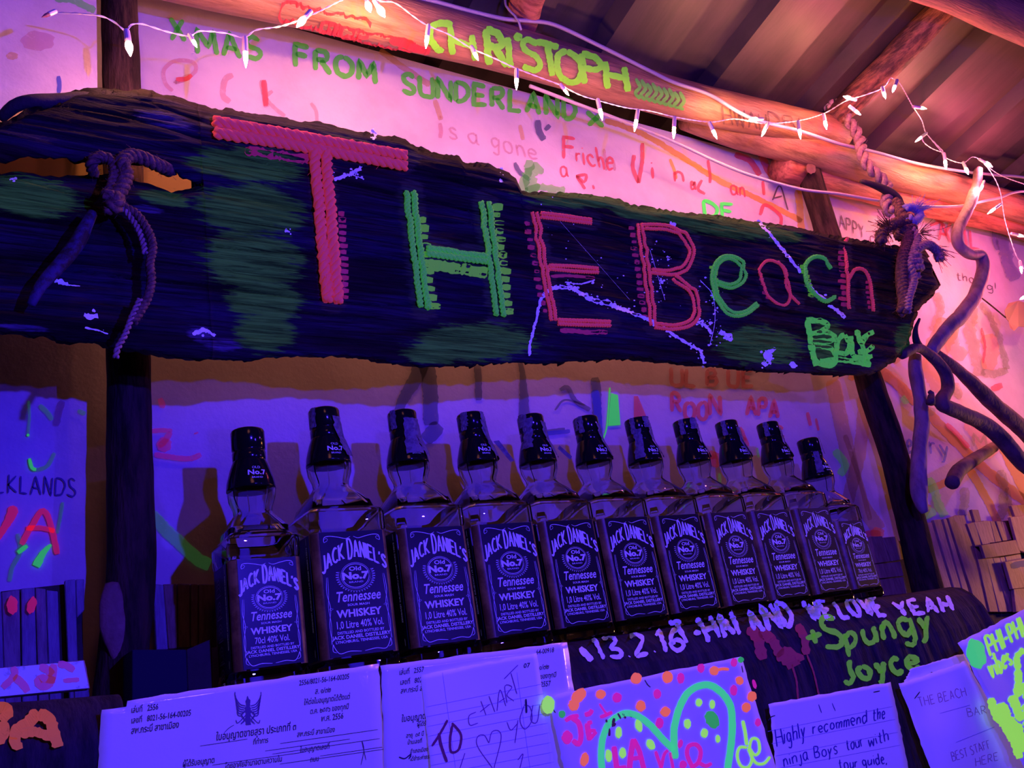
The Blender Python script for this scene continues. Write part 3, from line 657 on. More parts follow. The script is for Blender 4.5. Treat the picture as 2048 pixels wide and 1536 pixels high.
_o = paint('red_halo', comb((676, 420), (684, 600), 1, 16, 14, 10) + comb((1268, 450), (1296, 640), -1, 12, 14, 9) + comb((1058, 440), (1096, 630), -1, 12, 12, 9) + [ribbon_geo([(490, 300), (540, 308), (640, 322)], 18, board_map, .0008, jag=.3), ribbon_geo([(1120, 660), (1170, 664), (1215, 664)], 9, board_map, .0008, jag=.3), ribbon_geo([(1102, 552), (1150, 552), (1190, 556)], 6, board_map, .0008, jag=.3)] + comb((1690, 500), (1694, 615), -1, 14, 10, 9) + comb((1524, 545), (1540, 600), -1, 10, 6, 7) + comb((1738, 560), (1742, 620), -1, 8, 6, 7), M['halo_red'], sign) ; _o['label'] = 'red brush marks beside the pink letters'; _o['kind'] = 'stuff'
# BAR lettering
bar = [[(1615, 640), (1622, 690), (1632, 732)], [(1612, 640), (1640, 642), (1656, 650), (1640, 664), (1620, 668)], [(1620, 668), (1652, 664), (1668, 672), (1660, 682), (1624, 682)], [(1626, 690), (1628, 712), (1640, 728), (1662, 730), (1672, 716), (1660, 696), (1628, 690)],
       [(1690, 668), (1674, 684), (1676, 704), (1694, 706), (1700, 688), (1690, 670)], [(1702, 672), (1704, 706), (1712, 712)], [(1712, 660), (1722, 684), (1738, 732)], [(1722, 690), (1732, 672), (1748, 664)], [(1716, 706), (1738, 700), (1746, 690)], [(1640, 722), (1690, 720), (1742, 730)], [(1705, 715), (1725, 716), (1745, 712)]]
paint('painted_word', [ribbon_geo(q, 11, board_map, .0009, jag=.3, seed=i) for i, q in enumerate(bar)], fluo('bar_green_paint', (.08, .60, .06), .36, dry=.3), sign)['label'] = 'bright green painted word BAR'
# splatter
sp = []
def splash(path, wd, n=30, spread=10, sz=2.5):
    sp.append(ribbon_geo(path, wd, board_map, .0010, jag=.6, step=3, seed=len(sp)))
    for k in range(n):
        i = random.random() * (len(path) - 1); a, b = np.array(path[int(i)], float), np.array(path[min(int(i)+1, len(path)-1)], float)
        c = a + (b - a) * (i % 1) + np.array([random.gauss(0, spread * .6), random.gauss(0, spread * .6)])
        r = random.uniform(.2, 1) ** 2 * sz + .5; sp.append(blob_geo(c, r * random.uniform(.8, 1.6), r, board_map, .0010, n=7, jag=.3, seed=k))
splash([(1058, 712), (1062, 680), (1072, 640), (1082, 595)], 5, 8, 3)
splash([(1082, 598), (1096, 582), (1115, 574), (1145, 576)], 8, 12, 4); splash([(1145, 576), (1165, 588), (1190, 600), (1215, 606), (1232, 614)], 9, 30, 8)
splash([(1232, 614), (1260, 624), (1300, 640), (1312, 650)], 7, 16, 5)
splash([(1190, 560), (1160, 568), (1130, 564)], 2.5, 8, 5)
splash([(1515, 440), (1540, 468), (1570, 505), (1602, 545)], 6, 16, 4); splash([(1610, 560), (1628, 582), (1652, 598)], 5, 8, 4); splash([(1660, 612), (1680, 626), (1690, 636)], 6, 10, 4)
splash([(1330, 655), (1345, 668), (1380, 690), (1400, 702), (1408, 726)], 5, 26, 8); splash([(1390, 640), (1412, 652), (1424, 668)], 5, 24, 9); splash([(1440, 662), (1452, 670), (1465, 680)], 12, 10, 4)
splash([(1528, 706), (1540, 716), (1528, 732)], 13, 26, 8); splash([(1580, 726), (1592, 734)], 9, 6, 3); splash([(1530, 708), (1552, 698)], 8, 12, 6)
splash([(1400, 560), (1425, 590), (1430, 640), (1420, 690)], 1.2, 50, 14, 1.6)
splash([(668, 358), (690, 352), (712, 342), (722, 334)], 7, 22, 7); splash([(700, 348), (728, 358)], 2, 6, 4)
splash([(110, 560), (122, 564), (136, 570)], 10, 4, 3); splash([(136, 570), (160, 572)], 2, 2, 2); splash([(168, 630), (182, 634), (196, 632)], 10, 3, 3); splash([(186, 618), (190, 624)], 4, 1, 2); splash([(170, 655), (200, 662), (216, 668)], 3, 4, 3)
splash([(385, 668), (410, 660), (430, 672)], 8, 8, 8); splash([(20, 357), (34, 358)], 3, 6, 4); splash([(742, 260), (752, 268), (745, 276)], 5, 8, 5)
splash([(1002, 340), (1008, 348)], 6, 6, 5); splash([(1000, 362), (1004, 364)], 4, 3, 3); splash([(1340, 446), (1352, 450)], 6, 3, 2); splash([(570, 460), (580, 464)], 4, 6, 8); splash([(1334, 512), (1338, 520)], 5, 5, 5); splash([(1320, 560), (1324, 564)], 4, 6, 8)
splash([(1300, 500), (1330, 600)], .8, 40, 22, 1.3); splash([(1100, 420), (1260, 600)], .3, 25, 40, 1.0)
_o = paint('splatter', sp, M['splat'], sign) ; _o['label'] = 'splashes of white paint glowing violet'; _o['kind'] = 'stuff'

# ================================================================= BOTTLES
SHZ = .043
def rsq(hw, r, n=5): # rounded square outline
    out = []
    for q, (sx, sy) in enumerate(((1, 1), (-1, 1), (-1, -1), (1, -1))):
        cx, cy = sx * (hw - r), sy * (hw - r); a0 = q * math.pi / 2
        for k in range(n + 1):
            a = a0 + k * math.pi / 2 / n; out.append((cx + r * math.cos(a), cy + r * math.sin(a)))
    return out
def blend_ring(hw, r, rr, t, z, n=5):
    sq = rsq(hw, r, n); out = []
    for (x, y) in sq:
        a = math.atan2(y, x); out.append((x * (1 - t) + rr * math.cos(a) * t, y * (1 - t) + rr * math.sin(a) * t, z))
    return out
def ring_mesh(bm, rings, close_top=True, close_bot=True, flip=False):
    vr = [[bm.verts.new(v) for v in r] for r in rings]; n = len(vr[0])
    for a, b in zip(vr[:-1], vr[1:]):
        for k in range(n):
            f = (a[k], a[(k+1) % n], b[(k+1) % n], b[k]); bm.faces.new(f[::-1] if flip else f)
    if close_bot: bm.faces.new(vr[0] if flip else vr[0][::-1])
    if close_top: bm.faces.new(vr[-1][::-1] if flip else vr[-1])
def lathe(rings, seg=28):
    bm = bmesh.new(); ring_mesh(bm, [[(r * math.cos(2*math.pi*k/seg), r * math.sin(2*math.pi*k/seg), z) for k in range(seg)] for r, z in rings]); return bm
def arch_fn(W, k): return None
def make_bottle(litre, hw, zs, H):
    """hw half width, zs height of the shoulder edge, H total height; origin under the bottle, front towards -Y"""
    root = bpy.data.objects.new('whiskey_bottle', None); root.empty_display_size = .03; COL.objects.link(root)
    def add(name, bm, mt, par=root, smooth=False):
        m_ = bpy.data.meshes.new(name)
        if isinstance(bm, tuple): m_.from_pydata([tuple(map(float, q)) for q in bm[0]], [], bm[1])
        else: bm.to_mesh(m_); bm.free()
        m_.materials.append(mt); o = bpy.data.objects.new(name, m_); COL.objects.link(o); o.parent = par
        if smooth:
            for p in m_.polygons: p.use_smooth = True
        return o
    bm = bmesh.new(); c = .010
    nk = H - .318 + .318  # neck heights count down from the top
    t_ = H
    body = [(hw - .004, c, 0, 0, .0), (hw - .0005, c, 0, 0, .003), (hw, c, 0, 0, .012), (hw - .0012, c, 0, 0, .017), (hw - .0012, c, 0, 0, zs - .026), (hw, c, 0, 0, zs - .023), (hw, c, 0, 0, zs - .004), (hw - .002, c, 0, 0, zs), (hw - .008, c, 0, 0, zs + .004)]
    rings = [blend_ring(h, r, 0, 0, z) for (h, r, _, _, z) in body]
    for h, rr, tt, dz in [(hw * .80, .045, .25, .36), (hw * .62, .036, .6, .66), (hw * .5, .027, .9, .88)]:
        rings.append(blend_ring(h, .010, rr * .9, tt, zs + (t_ - .099 - zs) * dz))
    def circ(r, z): return blend_ring(.02, .01, r, 1, z)
    def facet(r, z):
        out = []
        for k, (x, y, zz) in enumerate(circ(r, z)): out.append((x, y, zz))
        return out
    for r, z in [(.0215, t_ - .099), (.0220, t_ - .094), (.0262, t_ - .083), (.0272, t_ - .074), (.0262, t_ - .064), (.0215, t_ - .048), (.0170, t_ - .034), (.0150, t_ - .01)]: rings.append(circ(r, z))
    ring_mesh(bm, rings)
    # inner cavity
    w_ = .0032; inn = [blend_ring(hw - w_ - .003, c, 0, 0, .010), blend_ring(hw - w_, c, 0, 0, .016), blend_ring(hw - w_, c, 0, 0, zs - .003), blend_ring(hw * .80 - w_, c, .045 * .9 - w_, .25, zs + (t_ - .099 - zs) * .30), blend_ring(hw * .5 - w_, c, .027 * .9 - w_, .9, zs + (t_ - .099 - zs) * .82)]
    for r, z in [(.0182, t_ - .099), (.0188, t_ - .094), (.0230, t_ - .083), (.0240, t_ - .074), (.0230, t_ - .064), (.0180, t_ - .048), (.0135, t_ - .034), (.0120, t_ - .02)]: inn.append(circ(r, z))
    ring_mesh(bm, inn, flip=True)
    g_ = add('glass_body', bm, M['glass'], smooth=False)
    for p in g_.data.polygons: p.use_smooth = True
    g_.data.set_sharp_from_angle(angle=math.radians(24))
    # cap and seal
    cap = lathe([(.0172, t_ - .040), (.0186, t_ - .0385), (.0190, t_ - .028), (.0184, t_ - .0275), (.0184, t_ - .0245), (.0190, t_ - .024), (.0192, t_ - .003), (.0182, t_ - .0008), (.0165, t_)])
    cp = add('cap', cap, M['cap'], smooth=True)
    sl = lathe([(.0276, t_ - .072), (.0274, t_ - .070), (.0264, t_ - .062), (.0222, t_ - .047), (.0192, t_ - .039), (.0180, t_ - .036)])
    sleeve = add('seal_sleeve', sl, M['cap'], smooth=True)
    def neck(u, v, e=0): # u angle*radius, v height above the sleeve bottom
        z = t_ - .072 + v; r = float(np.interp(z, [t_ - .072, t_ - .062, t_ - .047, t_ - .039, t_ - .028, t_], [.0277, .0265, .0223, .0194, .0192, .0193])) + .0003 + e
        a = -math.pi / 2 + u / .022; return np.array([r * math.cos(a), r * math.sin(a), z])
    add('neck_print', join_geo([type_geo('No.7', (0, .012), (.0085, 0), (0, .0085), neck, bold=.03, align='CENTER'), type_geo('OLD', (0, .0195), (.0042, 0), (0, .0042), neck, align='CENTER'), type_geo('BRAND', (0, .0075), (.003, 0), (0, .003), neck, align='CENTER')]), M['print'], sleeve)
    # labels
    zb_, zt_ = .018, zs - .0275; lw = hw - .0085; yf = -(hw - .0012) - .0004
    lab = add('front_label', (box_pts((-lw, yf - .0002, zb_), (lw, yf + .0004, zt_)), BOXF), M['label'])
    sideL = add('side_label', (box_pts((-hw + .0004, -hw + .0150, zb_), (-hw + .0014 + .0004, hw - .013, zt_)), BOXF), M['label'])
    sideR = add('side_label', (box_pts((hw - .0018, -hw + .0150, zb_), (hw - .0004, hw - .013, zt_)), BOXF), M['label'])
    add('label_reverse', (box_pts((-lw, hw - .0008, zb_), (lw, hw + .0004, zt_)), BOXF), M['inside'])
    W = lw; Hh = zt_ - zb_
    for sx_ in (-1, 1):
        cbv, cbf = [], []; o0 = 0; nn_ = 6
        for k in range(nn_ + 1):
            a_ = math.pi * 1.5 - (math.pi / 2) * (k / nn_) if sx_ < 0 else math.pi * 1.5 + (math.pi / 2) * (k / nn_)
            x_ = sx_ * (hw - .0115) + .0105 * math.cos(a_); y_ = -(hw - .0115) + .0105 * math.sin(a_)
            cbv += [(x_, y_, zb_ - .001), (x_, y_, zt_ + .0005)]
        for k in range(nn_): cbf.append((o0 + 2*k, o0 + 2*k+1, o0 + 2*k+3, o0 + 2*k+2))
        cb_ = add('corner_view_band', (cbv, cbf), M['corner'], smooth=True); cb_['label'] = 'narrow gold strip painted for the label back seen through the corner'  # strip coloured as the warm-lit label back seen through clear glass
    fmap = lambda u, v, e=0: np.array([u * W, yf - .0003 - e * .3, zt_ + v * Hh])   # u -1..1, v 0..-1
    gs = []
    def line(pts, wd): gs.append(ribbon_geo([np.array(p) * [1, 1] for p in pts], wd, fmap, 0, jag=0, step=.03, taper=.6, smooth=True))
    asp = W / Hh
    def ribbon_iso(pts, wd, e=0):  # width even in real units
        q = [np.array([p[0] * W, p[1] * Hh]) for p in pts]
        gs.append(ribbon_geo(q, wd, lambda u, v, e=0: np.array([u, yf - .0003, zt_ + v]), 0, jag=0, step=.0012, taper=.6, smooth=True))
    # frame
    fr = .00045
    ribbon_iso([(-.80, -.075), (-.88, -.085), (-.86, -.045), (-.70, -.035), (-.45, -.045), (-.2, -.060), (-.05, -.045)], fr * 1.4); ribbon_iso([(.80, -.075), (.88, -.085), (.86, -.045), (.70, -.035), (.45, -.045), (.2, -.060), (.05, -.045)], fr * 1.4)
    ribbon_iso([(-.80, -.965), (-.90, -.95), (-.88, -.90), (-.84, -.93), (-.70, -.975), (-.4, -.965), (-.05, -.975)], fr * 1.4); ribbon_iso([(.80, -.965), (.90, -.95), (.88, -.90), (.84, -.93), (.70, -.975), (.4, -.965), (.05, -.975)], fr * 1.4)
    for s in (-1, 1):
        ribbon_iso([(s * .90, -.37), (s * .93, -.50), (s * .86, -.62), (s * .93, -.75), (s * .90, -.90)], fr); ribbon_iso([(s * .86, -.37), (s * .88, -.50), (s * .92, -.62), (s * .88, -.75), (s * .93, -.90)], fr * .8)
        ribbon_iso([(s * .80, -.080), (s * .76, -.06), (s * .80, -.05), (s * .86, -.06)], fr); ribbon_iso([(s * .78, -.625), (s * .86, -.615), (s * .90, -.625), (s * .86, -.635), (s * .78, -.625)], fr * .6)
    # arched name in slab letters
    st, Wt = layout("JACK DANIEL'S"); nm = []
    big = {0, 5}; x = 0; k = 0
    for i, ch in enumerate("JACK DANIEL'S"):
        if ch != ' ':
            sc_ = 1.28 if i in (0, 5) else 1.0
            for s in glyph(ch):
                q = [np.array([(p[0] + x) / Wt * 2 - 1, p[1] * sc_ - (.12 if i in (0, 5) else 0)]) for p in s]
                nm.append(q)
                if ch not in "'S" and len(s) < 6:
                    for en in (q[0], q[-1]):
                        if ch in 'ANKIDEL' or ch == 'J': nm.append([en + [-.032, 0], en + [.032, 0]])
        x += adv(ch)
    def arch(q):
        x, h = q; base_ = -.330 + .115 * (1 - x * x) ; hh = .100 + .038 * (1 - abs(x)) 
        return np.array([x * 1.0 * W, (base_ + h * hh) * Hh])
    for q in nm:
        q2 = [arch(p) for a, b_ in zip(q[:-1], q[1:]) for p in (smooth_path([a, b_], .05) if np.linalg.norm(b_ - a) > .08 else [a, b_])]
        gs.append(ribbon_geo(q2, .0022 if len(q) != 2 or abs(q[0][0]-q[1][0]) > .07 or abs(q[0][1]-q[1][1]) > .1 else .0007, lambda u, v, e=0: np.array([u, yf - .0003, zt_ + v]), 0, jag=0, step=.001, taper=.05, smooth=False))
    # medallion
    cy = -.372
    def oval(rx, ry, wd, n=40): ribbon_iso([(rx * math.cos(a), cy + ry * math.sin(a)) for a in np.linspace(0, 2 * math.pi, n)], wd)
    oval(.42, .096, .0006); oval(.46, .107, .0003)
    for k in range(26):
        a = math.pi * (.90 + 1.2 * k / 25); a2 = a + .09
        ribbon_iso([(.51 * math.cos(a), cy + .118 * math.sin(a)), (.62 * math.cos((a+a2)/2), cy + .138 * math.sin((a+a2)/2)), (.51 * math.cos(a2), cy + .118 * math.sin(a2))], .0005)
    
    def ty(text, y, cap, width, bold=0.0, shear=0):
        lm_ = lambda u, v, e=0: np.array([u, yf - .0003, zt_ + v])
        v0, f0 = type_geo(text, (0, 0), (1, 0), (0, 1), lambda u, v, e=0: np.array([u, 0, v]), bold=bold, align='CENTER', res=2)
        A0 = np.array(v0); wx = A0[:, 0].max() - A0[:, 0].min(); cx = (A0[:, 0].max() + A0[:, 0].min()) / 2; hz = .70
        sx, sz = width * 2 * W / wx, cap * Hh / hz
        return [lm_((q[0] - cx) * sx + shear * q[2] * sz, y * Hh + q[2] * sz) for q in v0], f0
    gs += [ty('Old', -.330, .034, .19, .02), ty('No.7', -.398, .055, .42, .05), ty('BRAND', -.430, .014, .22), ty('Tennessee', -.575, .082, .70, .012, .22), ty('SOUR MASH', -.613, .018, .34, .01),
           ty('WHISKEY', -.698, .058, .70, .03), ty('1,0 Litre 40% Vol.' if litre else '70cl 40% Vol.', -.785, .058, .72 if litre else .58, .005), ty('DISTILLED AND BOTTLED BY', -.828, .021, .72, .01), ty('JACK DANIEL DISTILLERY', -.866, .027, .90, .02), ty('LYNCHBURG, TENNESSEE, USA', -.898, .021, .80, .01)]
    # slab serifs under WHISKEY stay plain
    pr = add('label_print', join_geo(gs), M['print'], lab)
    # side lettering running down the edge
    smap_ = lambda u, v, e=0: np.array([-hw + .0002, u, v])
    tx = 'EVERY DROP MADE IN LYNCHBURG TENNESSEE'
    hh = Hh * .80 / (len(tx) * .66) 
    g1 = type_geo(tx, (-hw + .021, zt_ - .012), (0, -hh), (hh, 0), smap_, bold=.01)
    g1b = [ (lambda a, b: ribbon_geo([a, b], .0007, smap_, 0, jag=0, step=.002, smooth=False))((-hw + .0222, zt_ - .002), (-hw + .0222, zt_ - .010)), ribbon_geo([(-hw + .0222, zb_ + .012), (-hw + .0222, zb_ + .004)], .0007, smap_, 0, jag=0, step=.002, smooth=False)]
    add('side_print', join_geo([g1] + g1b), M['print'], sideL)
    if not litre: # ornament column on the side panel
        og = []
        for k in range(5):
            zc = zt_ - .018 - k * .0235
            for j in range(3): og.append(ribbon_geo([(.020, zc - .004 * j), (.015, zc + .004 - .004 * j), (.008, zc + .006 - .004 * j), (.002, zc + .001 - .004 * j)], .0013, smap_, 0, jag=0, step=.001))
            og.append(ribbon_geo([(.021, zc - .012), (.0, zc - .011)], .0016, smap_, 0, jag=0, step=.002, smooth=False)); og.append(ribbon_geo([(.018, zc - .0095), (.004, zc - .0085)], .001, smap_, 0, jag=0, step=.002, smooth=False))
        add('side_ornament', join_geo(og), mat('grey_print', (.28, .26, .34), .5), sideL)
    return root
big = make_bottle(True, .0470, .182, .318)
small = make_bottle(False, .0400, .157, .287)
def copy_tree(o, parent=None):
    c = o.copy(); COL.objects.link(c); c.parent = parent
    for ch in list(o.children): copy_tree(ch, c)
    return c
caps = [(495, 868), (647, 823), (803, 827), (940, 831), (1060, 837), (1170, 839), (1272, 841), (1368, 845), (1452, 849), (1536, 857), (1617, 890)]
blab = ['small square whiskey bottle at the left end of the row, intact cap, patterned side label',
 'whiskey bottle with torn stamp over the No.7 sleeve, second from the left',
 'whiskey bottle with ragged pale stamp down its neck front, third from the left',
 'whiskey bottle with long torn stamp off the right of its neck, fourth from left',
 'whiskey bottle with a small stamp tag sticking out right of its neck',
 'whiskey bottle in the middle of the row, thin stamp strip at right of neck',
 'whiskey bottle with brownish stamp down the left of its neck, seventh from left',
 'whiskey bottle with a stamp over its cap top, eighth from the left',
 'whiskey bottle with a whole rectangular stamp on its neck',
 'whiskey bottle with smooth cap and torn stamp, second from the right end',
 'small whiskey bottle at the right end of the row beside the post']
# stamps: (centre angle deg (0 front, + to the right), width, v0, v1, tilt)
stamps = {1: [(35, .016, .006, .058, -.25), (-60, .008, .045, .071, 0)], 2: [(-5, .017, .008, .058, .05), (-65, .007, .05, .071, 0)], 3: [(30, .010, .02, .070, -.3), (58, .012, .004, .030, -.5), (-55, .010, .050, .071, 0)],
 4: [(-55, .014, .020, .064, .3), (-75, .010, .052, .072, .0)], 5: [(62, .006, .004, .045, -.3), (-80, .006, .05, .07, 0)], 6: [(-50, .012, .004, .052, .1), (5, .014, .052, .0715, 0), (50, .012, .012, .026, 0)], 7: [(0, .016, .052, .0715, 0), (60, .006, .02, .06, -.2)],
 8: [(22, .015, .008, .056, -.2)], 9: [(40, .012, .020, .058, -.3), (55, .012, .010, .03, 0)], 10: [(-35, .010, .005, .045, .2), (35, .014, .040, .0715, 0)]}
Hs = {True: .318, False: .287}
for i, (u, v) in enumerate(caps):
    litre = i not in (0, 10); src = big if litre else small
    o = src if (i in (0, 1)) else copy_tree(src)
    hw = .047 if litre else .040; H = Hs[litre]
    X = P(u, v, .977 if litre else .970)[0]
    o.location = (X, .93 + hw, SHZ + .0012); o.rotation_euler.z = math.radians([-1, 0, 1.0, -1, .8, 0, -1, 1, 0, .6, 1][i])
    tag(o, blab[i], 'bottle', 'whiskey bottles in a row on the shelf')
    rt = random.Random(i)
    if i in stamps:
        slv = [c for c in o.children if c.name.startswith('seal_sleeve')][0]
        for (ang, wd, v0, v1, tilt) in stamps[i]:
            vs_, fs_ = [], []; nU, nV = 5, 12
            for a in range(nV + 1):
                for b_ in range(nU + 1):
                    vv = v0 + (v1 - v0) * a / nV; uu = (b_ / nU - .5) * wd * (1 + .25 * (rt.random() - .5)) + tilt * (vv - (v0 + v1) / 2) * .5
                    if i != 8 and b_ in (0, nU): uu += rt.uniform(-.0012, .0012)
                    z = H - .072 + vv; r = float(np.interp(z, [H - .072, H - .062, H - .047, H - .039, H - .028, H], [.0277, .0265, .0223, .0200, .0196, .0196])) + .0009 + .0008 * rt.random() + (.002 * (1 - a / nV) if i != 8 else 0)
                    an = -math.pi / 2 + math.radians(ang) + uu / .022; vs_.append((r * math.cos(an), r * math.sin(an), z + rt.uniform(-.0005, .0005)))
            for a in range(nV):
                for b_ in range(nU): fs_.append((a*(nU+1)+b_, a*(nU+1)+b_+1, (a+1)*(nU+1)+b_+1, (a+1)*(nU+1)+b_))
            m_ = pdm('stamp', vs_, fs_); m_.materials.append(M['stamp']); s_ = bpy.data.objects.new('stamp', m_); COL.objects.link(s_); s_.parent = slv
            if i == 8:
                pass
    if i == 4: # tag that sticks out to the right
        q = [(.030, -.012, H - .052), (.046, -.016, H - .070), (.052, -.014, H - .064), (.036, -.010, H - .046)]
        m_ = pdm('stamp', q, [(0, 1, 2, 3)]); m_.materials.append(M['stamp']); s_ = bpy.data.objects.new('stamp', m_); COL.objects.link(s_); s_.parent = o
    if i == 3:
        q = [(.018, -.020, H - .045), (.026, -.022, H - .044), (.044, -.024, H - .074), (.036, -.026, H - .076)]
        m_ = pdm('stamp', q, [(0, 1, 2, 3)]); m_.materials.append(M['stamp']); s_ = bpy.data.objects.new('stamp', m_); COL.objects.link(s_); s_.parent = o

# ================================================================= SHELF LOG
sx0, sx1 = P(195, 1412, .862)[0], P(1905, 1200, .90)[0]
shelf_prof = [(1.028, SHZ), (.925, SHZ), (.905, .038), (.888, .024), (.876, .004), (.868, -.025), (.864, -.07), (.866, -.30)]
vs, fs = [], []; nx = 260
for i in range(nx + 1):
    x = sx0 + (sx1 + .05 - sx0) * i / nx
    for j, (y, z) in enumerate(shelf_prof + [(1.028, -.30)]):
        g_ = 0 if j in (0, 1, len(shelf_prof) - 1, len(shelf_prof)) else .0035 * vnoise(x * 40, 0, 1) + .002 * vnoise(x * 110, j * .4, 2)
        xx = x
        if i == nx: xx = x - .02 * (1 - j / 8)
        vs.append((xx, y + max(g_, -.001), z))
m_ = len(shelf_prof) + 1
for i in range(nx):
    for j in range(m_): fs.append((i*m_+j, i*m_+(j+1) % m_, (i+1)*m_+(j+1) % m_, (i+1)*m_+j))
for i, fl in ((0, 0), (nx, 1)):
    f = tuple(i*m_+j for j in range(m_)); fs.append(f if fl else f[::-1])
shelf = empty('log_shelf', (sx0, .95, -.30), 'dark rounded log shelf holding the bottles, painted with lilac and green words', 'shelf')
obj('log', pdm('log', vs, fs), M['log'], shelf)
smap = profile_map(shelf_prof)
sm_ = lambda u, v, e=0: smap(u, v, e + .0016)
paint('painted_words', letters('13.2.16', (1198, 1322), (1368, 1302), 42, 9, sm_, jag=.35, up=(-.35, -1), seed=3) + letters('T-HAI AND', (1360, 1292), (1592, 1252), 46, 10, sm_, jag=.4, up=(-.45, -1), wob=.05, seed=5)
      + letters('WE LOVE', (1622, 1240), (1770, 1232), 34, 9, sm_, jag=.4, up=(-.5, -1), wob=.05, seed=8) + letters('YEAH', (1800, 1234), (1905, 1222), 28, 8, sm_, jag=.4, up=(-.5, -1), wob=.05, seed=9) + [ribbon_geo([(1160, 1298), (1170, 1310), (1182, 1324)], 12, sm_, .0006, jag=.3)], M['lilac'], shelf)['label'] = 'lilac brushed date 13.2.16 and greeting along the edge'
def lime(text, a, b, h, wd, **k): return letters(text, a, b, h, wd, sm_, jag=.25, up=(-.3, -1), wob=.04, e=.0009, **k)
paint('painted_words', lime('+', (1618, 1300), (1645, 1292), 50, 10) + lime('S', (1655, 1300), (1682, 1292), 58, 11) + lime('punqy'.replace('q', 'g'), (1692, 1296), (1862, 1262), 50, 10, seed=2)
      + lime('Joyce', (1688, 1366), (1836, 1336), 40, 11, seed=4), M['log_green'], shelf)['label'] = 'green brushed words +Spungy and a second line half covered by notes'
dr = []
for (a, b, wd) in [((1500, 1255), (1525, 1320), 22), ((1520, 1260), (1562, 1312), 20), ((1560, 1300), (1585, 1335), 34), ((1595, 1250), (1612, 1310), 16), ((1582, 1330), (1594, 1400), 4), ((1612, 1310), (1636, 1395), 3.5), ((1590, 1310), (1602, 1322), 14)]:
    dr.append(ribbon_geo([a, ((a[0]+b[0])/2 + 3, (a[1]+b[1])/2), b], wd, sm_, .0005, jag=.3))
paint('paint_drips', dr, M['drip'], shelf)['label'] = 'dark red runs of paint'

# ================================================================= PAPERS
def paper(name, quad, y, mt, label, cat='note', group=None, curl=.004, corner=None, seed=0, tilt=0.0, n=22, fold=None):
    """quad TL,TR,BR,BL in px on a plane near y"""
    q = np.array(quad, float); zmid = P(*q.mean(0), y)[2]
    def warp(u, v, e=0.0):
        p = P(u, v, y); s = curl * (vnoise(p[0] * 14, p[2] * 12, seed) * 1.6) + tilt * (p[2] - zmid)
        if fold: s += fold(u, v)
        return P(u, v, y - s - e)
    vs, fs = [], []
    for j in range(n + 1):
        for i in range(n + 1):
            s, t = i / n, j / n
            p = (q[0] * (1-s) + q[1] * s) * (1-t) + (q[3] * (1-s) + q[2] * s) * t
            ed = min(i, n - i, j) == 0
            if ed: p = p + np.array([vnoise(i * 1.1, j * 1.1, seed), vnoise(i * 1.2 + 9, j * 1.3, seed)]) * 3
            vs.append(warp(*p))
    for j in range(n):
        for i in range(n):
            if corner and (i, j) in corner: continue
            fs.append((j*(n+1)+i, j*(n+1)+i+1, (j+1)*(n+1)+i+1, (j+1)*(n+1)+i))
    root = empty(name, tuple(vs[n // 2]), label, cat, group)
    me = pdm('sheet', vs, fs); o = obj('sheet', me, mt, root, smooth=True)
    md = o.modifiers.new('thickness', 'SOLIDIFY'); md.thickness = .0004; md.offset = 1
    return root, warp
def tgeo(text, a, h, ang, w_, bold=0, sx=1.0, up=(.06, -1)):
    ex = np.array([math.cos(ang), math.sin(ang)]) * h * sx; return type_geo(text, a, ex, np.array(up) * h, w_, .0007, bold=bold)
A = -.135
# 1 licence
lic, wp = paper('licence_sheet', [(203, 1408), (757, 1327), (778, 1620), (188, 1690)], .852, M['paper_gloss'], 'laminated typed Thai licence with a winged emblem, below the small bottle on the left', 'document', 'licence sheets pinned to the shelf', curl=.003, corner={(0, 0), (1, 0)}, seed=1)
tx = [('เล่มที่   2556', (262, 1426), 17), ('เลขที่   8021-56-164-00205', (262, 1447), 17), ('สพ.กระบี่ สาขาเมือง', (262, 1468), 19), ('2556/8021-56-164-00205', (598, 1371), 15), ('ส. ๑/๓๒', (630, 1388), 16), ('ให้ต่อใบอนุญาตได้ตั้งแต่', (608, 1410), 15),
      ('ต.ค. ๒๕๕๖ ของทุกปี', (620, 1428), 15), ('พ.ศ. 2556', (642, 1443), 17), ('ใบอนุญาตขายสุรา ประเภทที่ ๓', (432, 1481), 21), ('ที่ทำการ', (506, 1489), 15), ('สพ.กระบี่ สาขาเมือง', (594, 1474), 15), ('ใบอนุญาตเลขที่', (600, 1505), 15), ('ผู้ได้รับอนุญาต', (365, 1534), 17), ('โดยอาศัยอำนาจตามความใน', (450, 1538), 16), ('ถนน', (620, 1524), 15)]
gs = [tgeo(t, a, h, A, wp, bold=.014, sx=.66) for t, a, h in tx]
for (a, b) in [((400, 1492), (495, 1478)), ((560, 1487), (756, 1459)), ((530, 1502), (700, 1478)), ((545, 1508), (760, 1477)), ((425, 1530), (610, 1504)), ((640, 1512), (765, 1494)), ((560, 1528), (770, 1498))]: gs.append(ribbon_geo([a, b], 1.1, wp, .0007, jag=0, smooth=False, step=12))
gs.append(ribbon_geo([(448, 1466), (458, 1456), (468, 1450)], 1.2, wp, .0007)); gs.append(ribbon_geo([(722, 1530), (728, 1500), (724, 1482), (732, 1520)], 1.2, wp, .0007))
paint('typed_text', gs, M['ink'], lic)['label'] = 'dark typed Thai lines and rules'
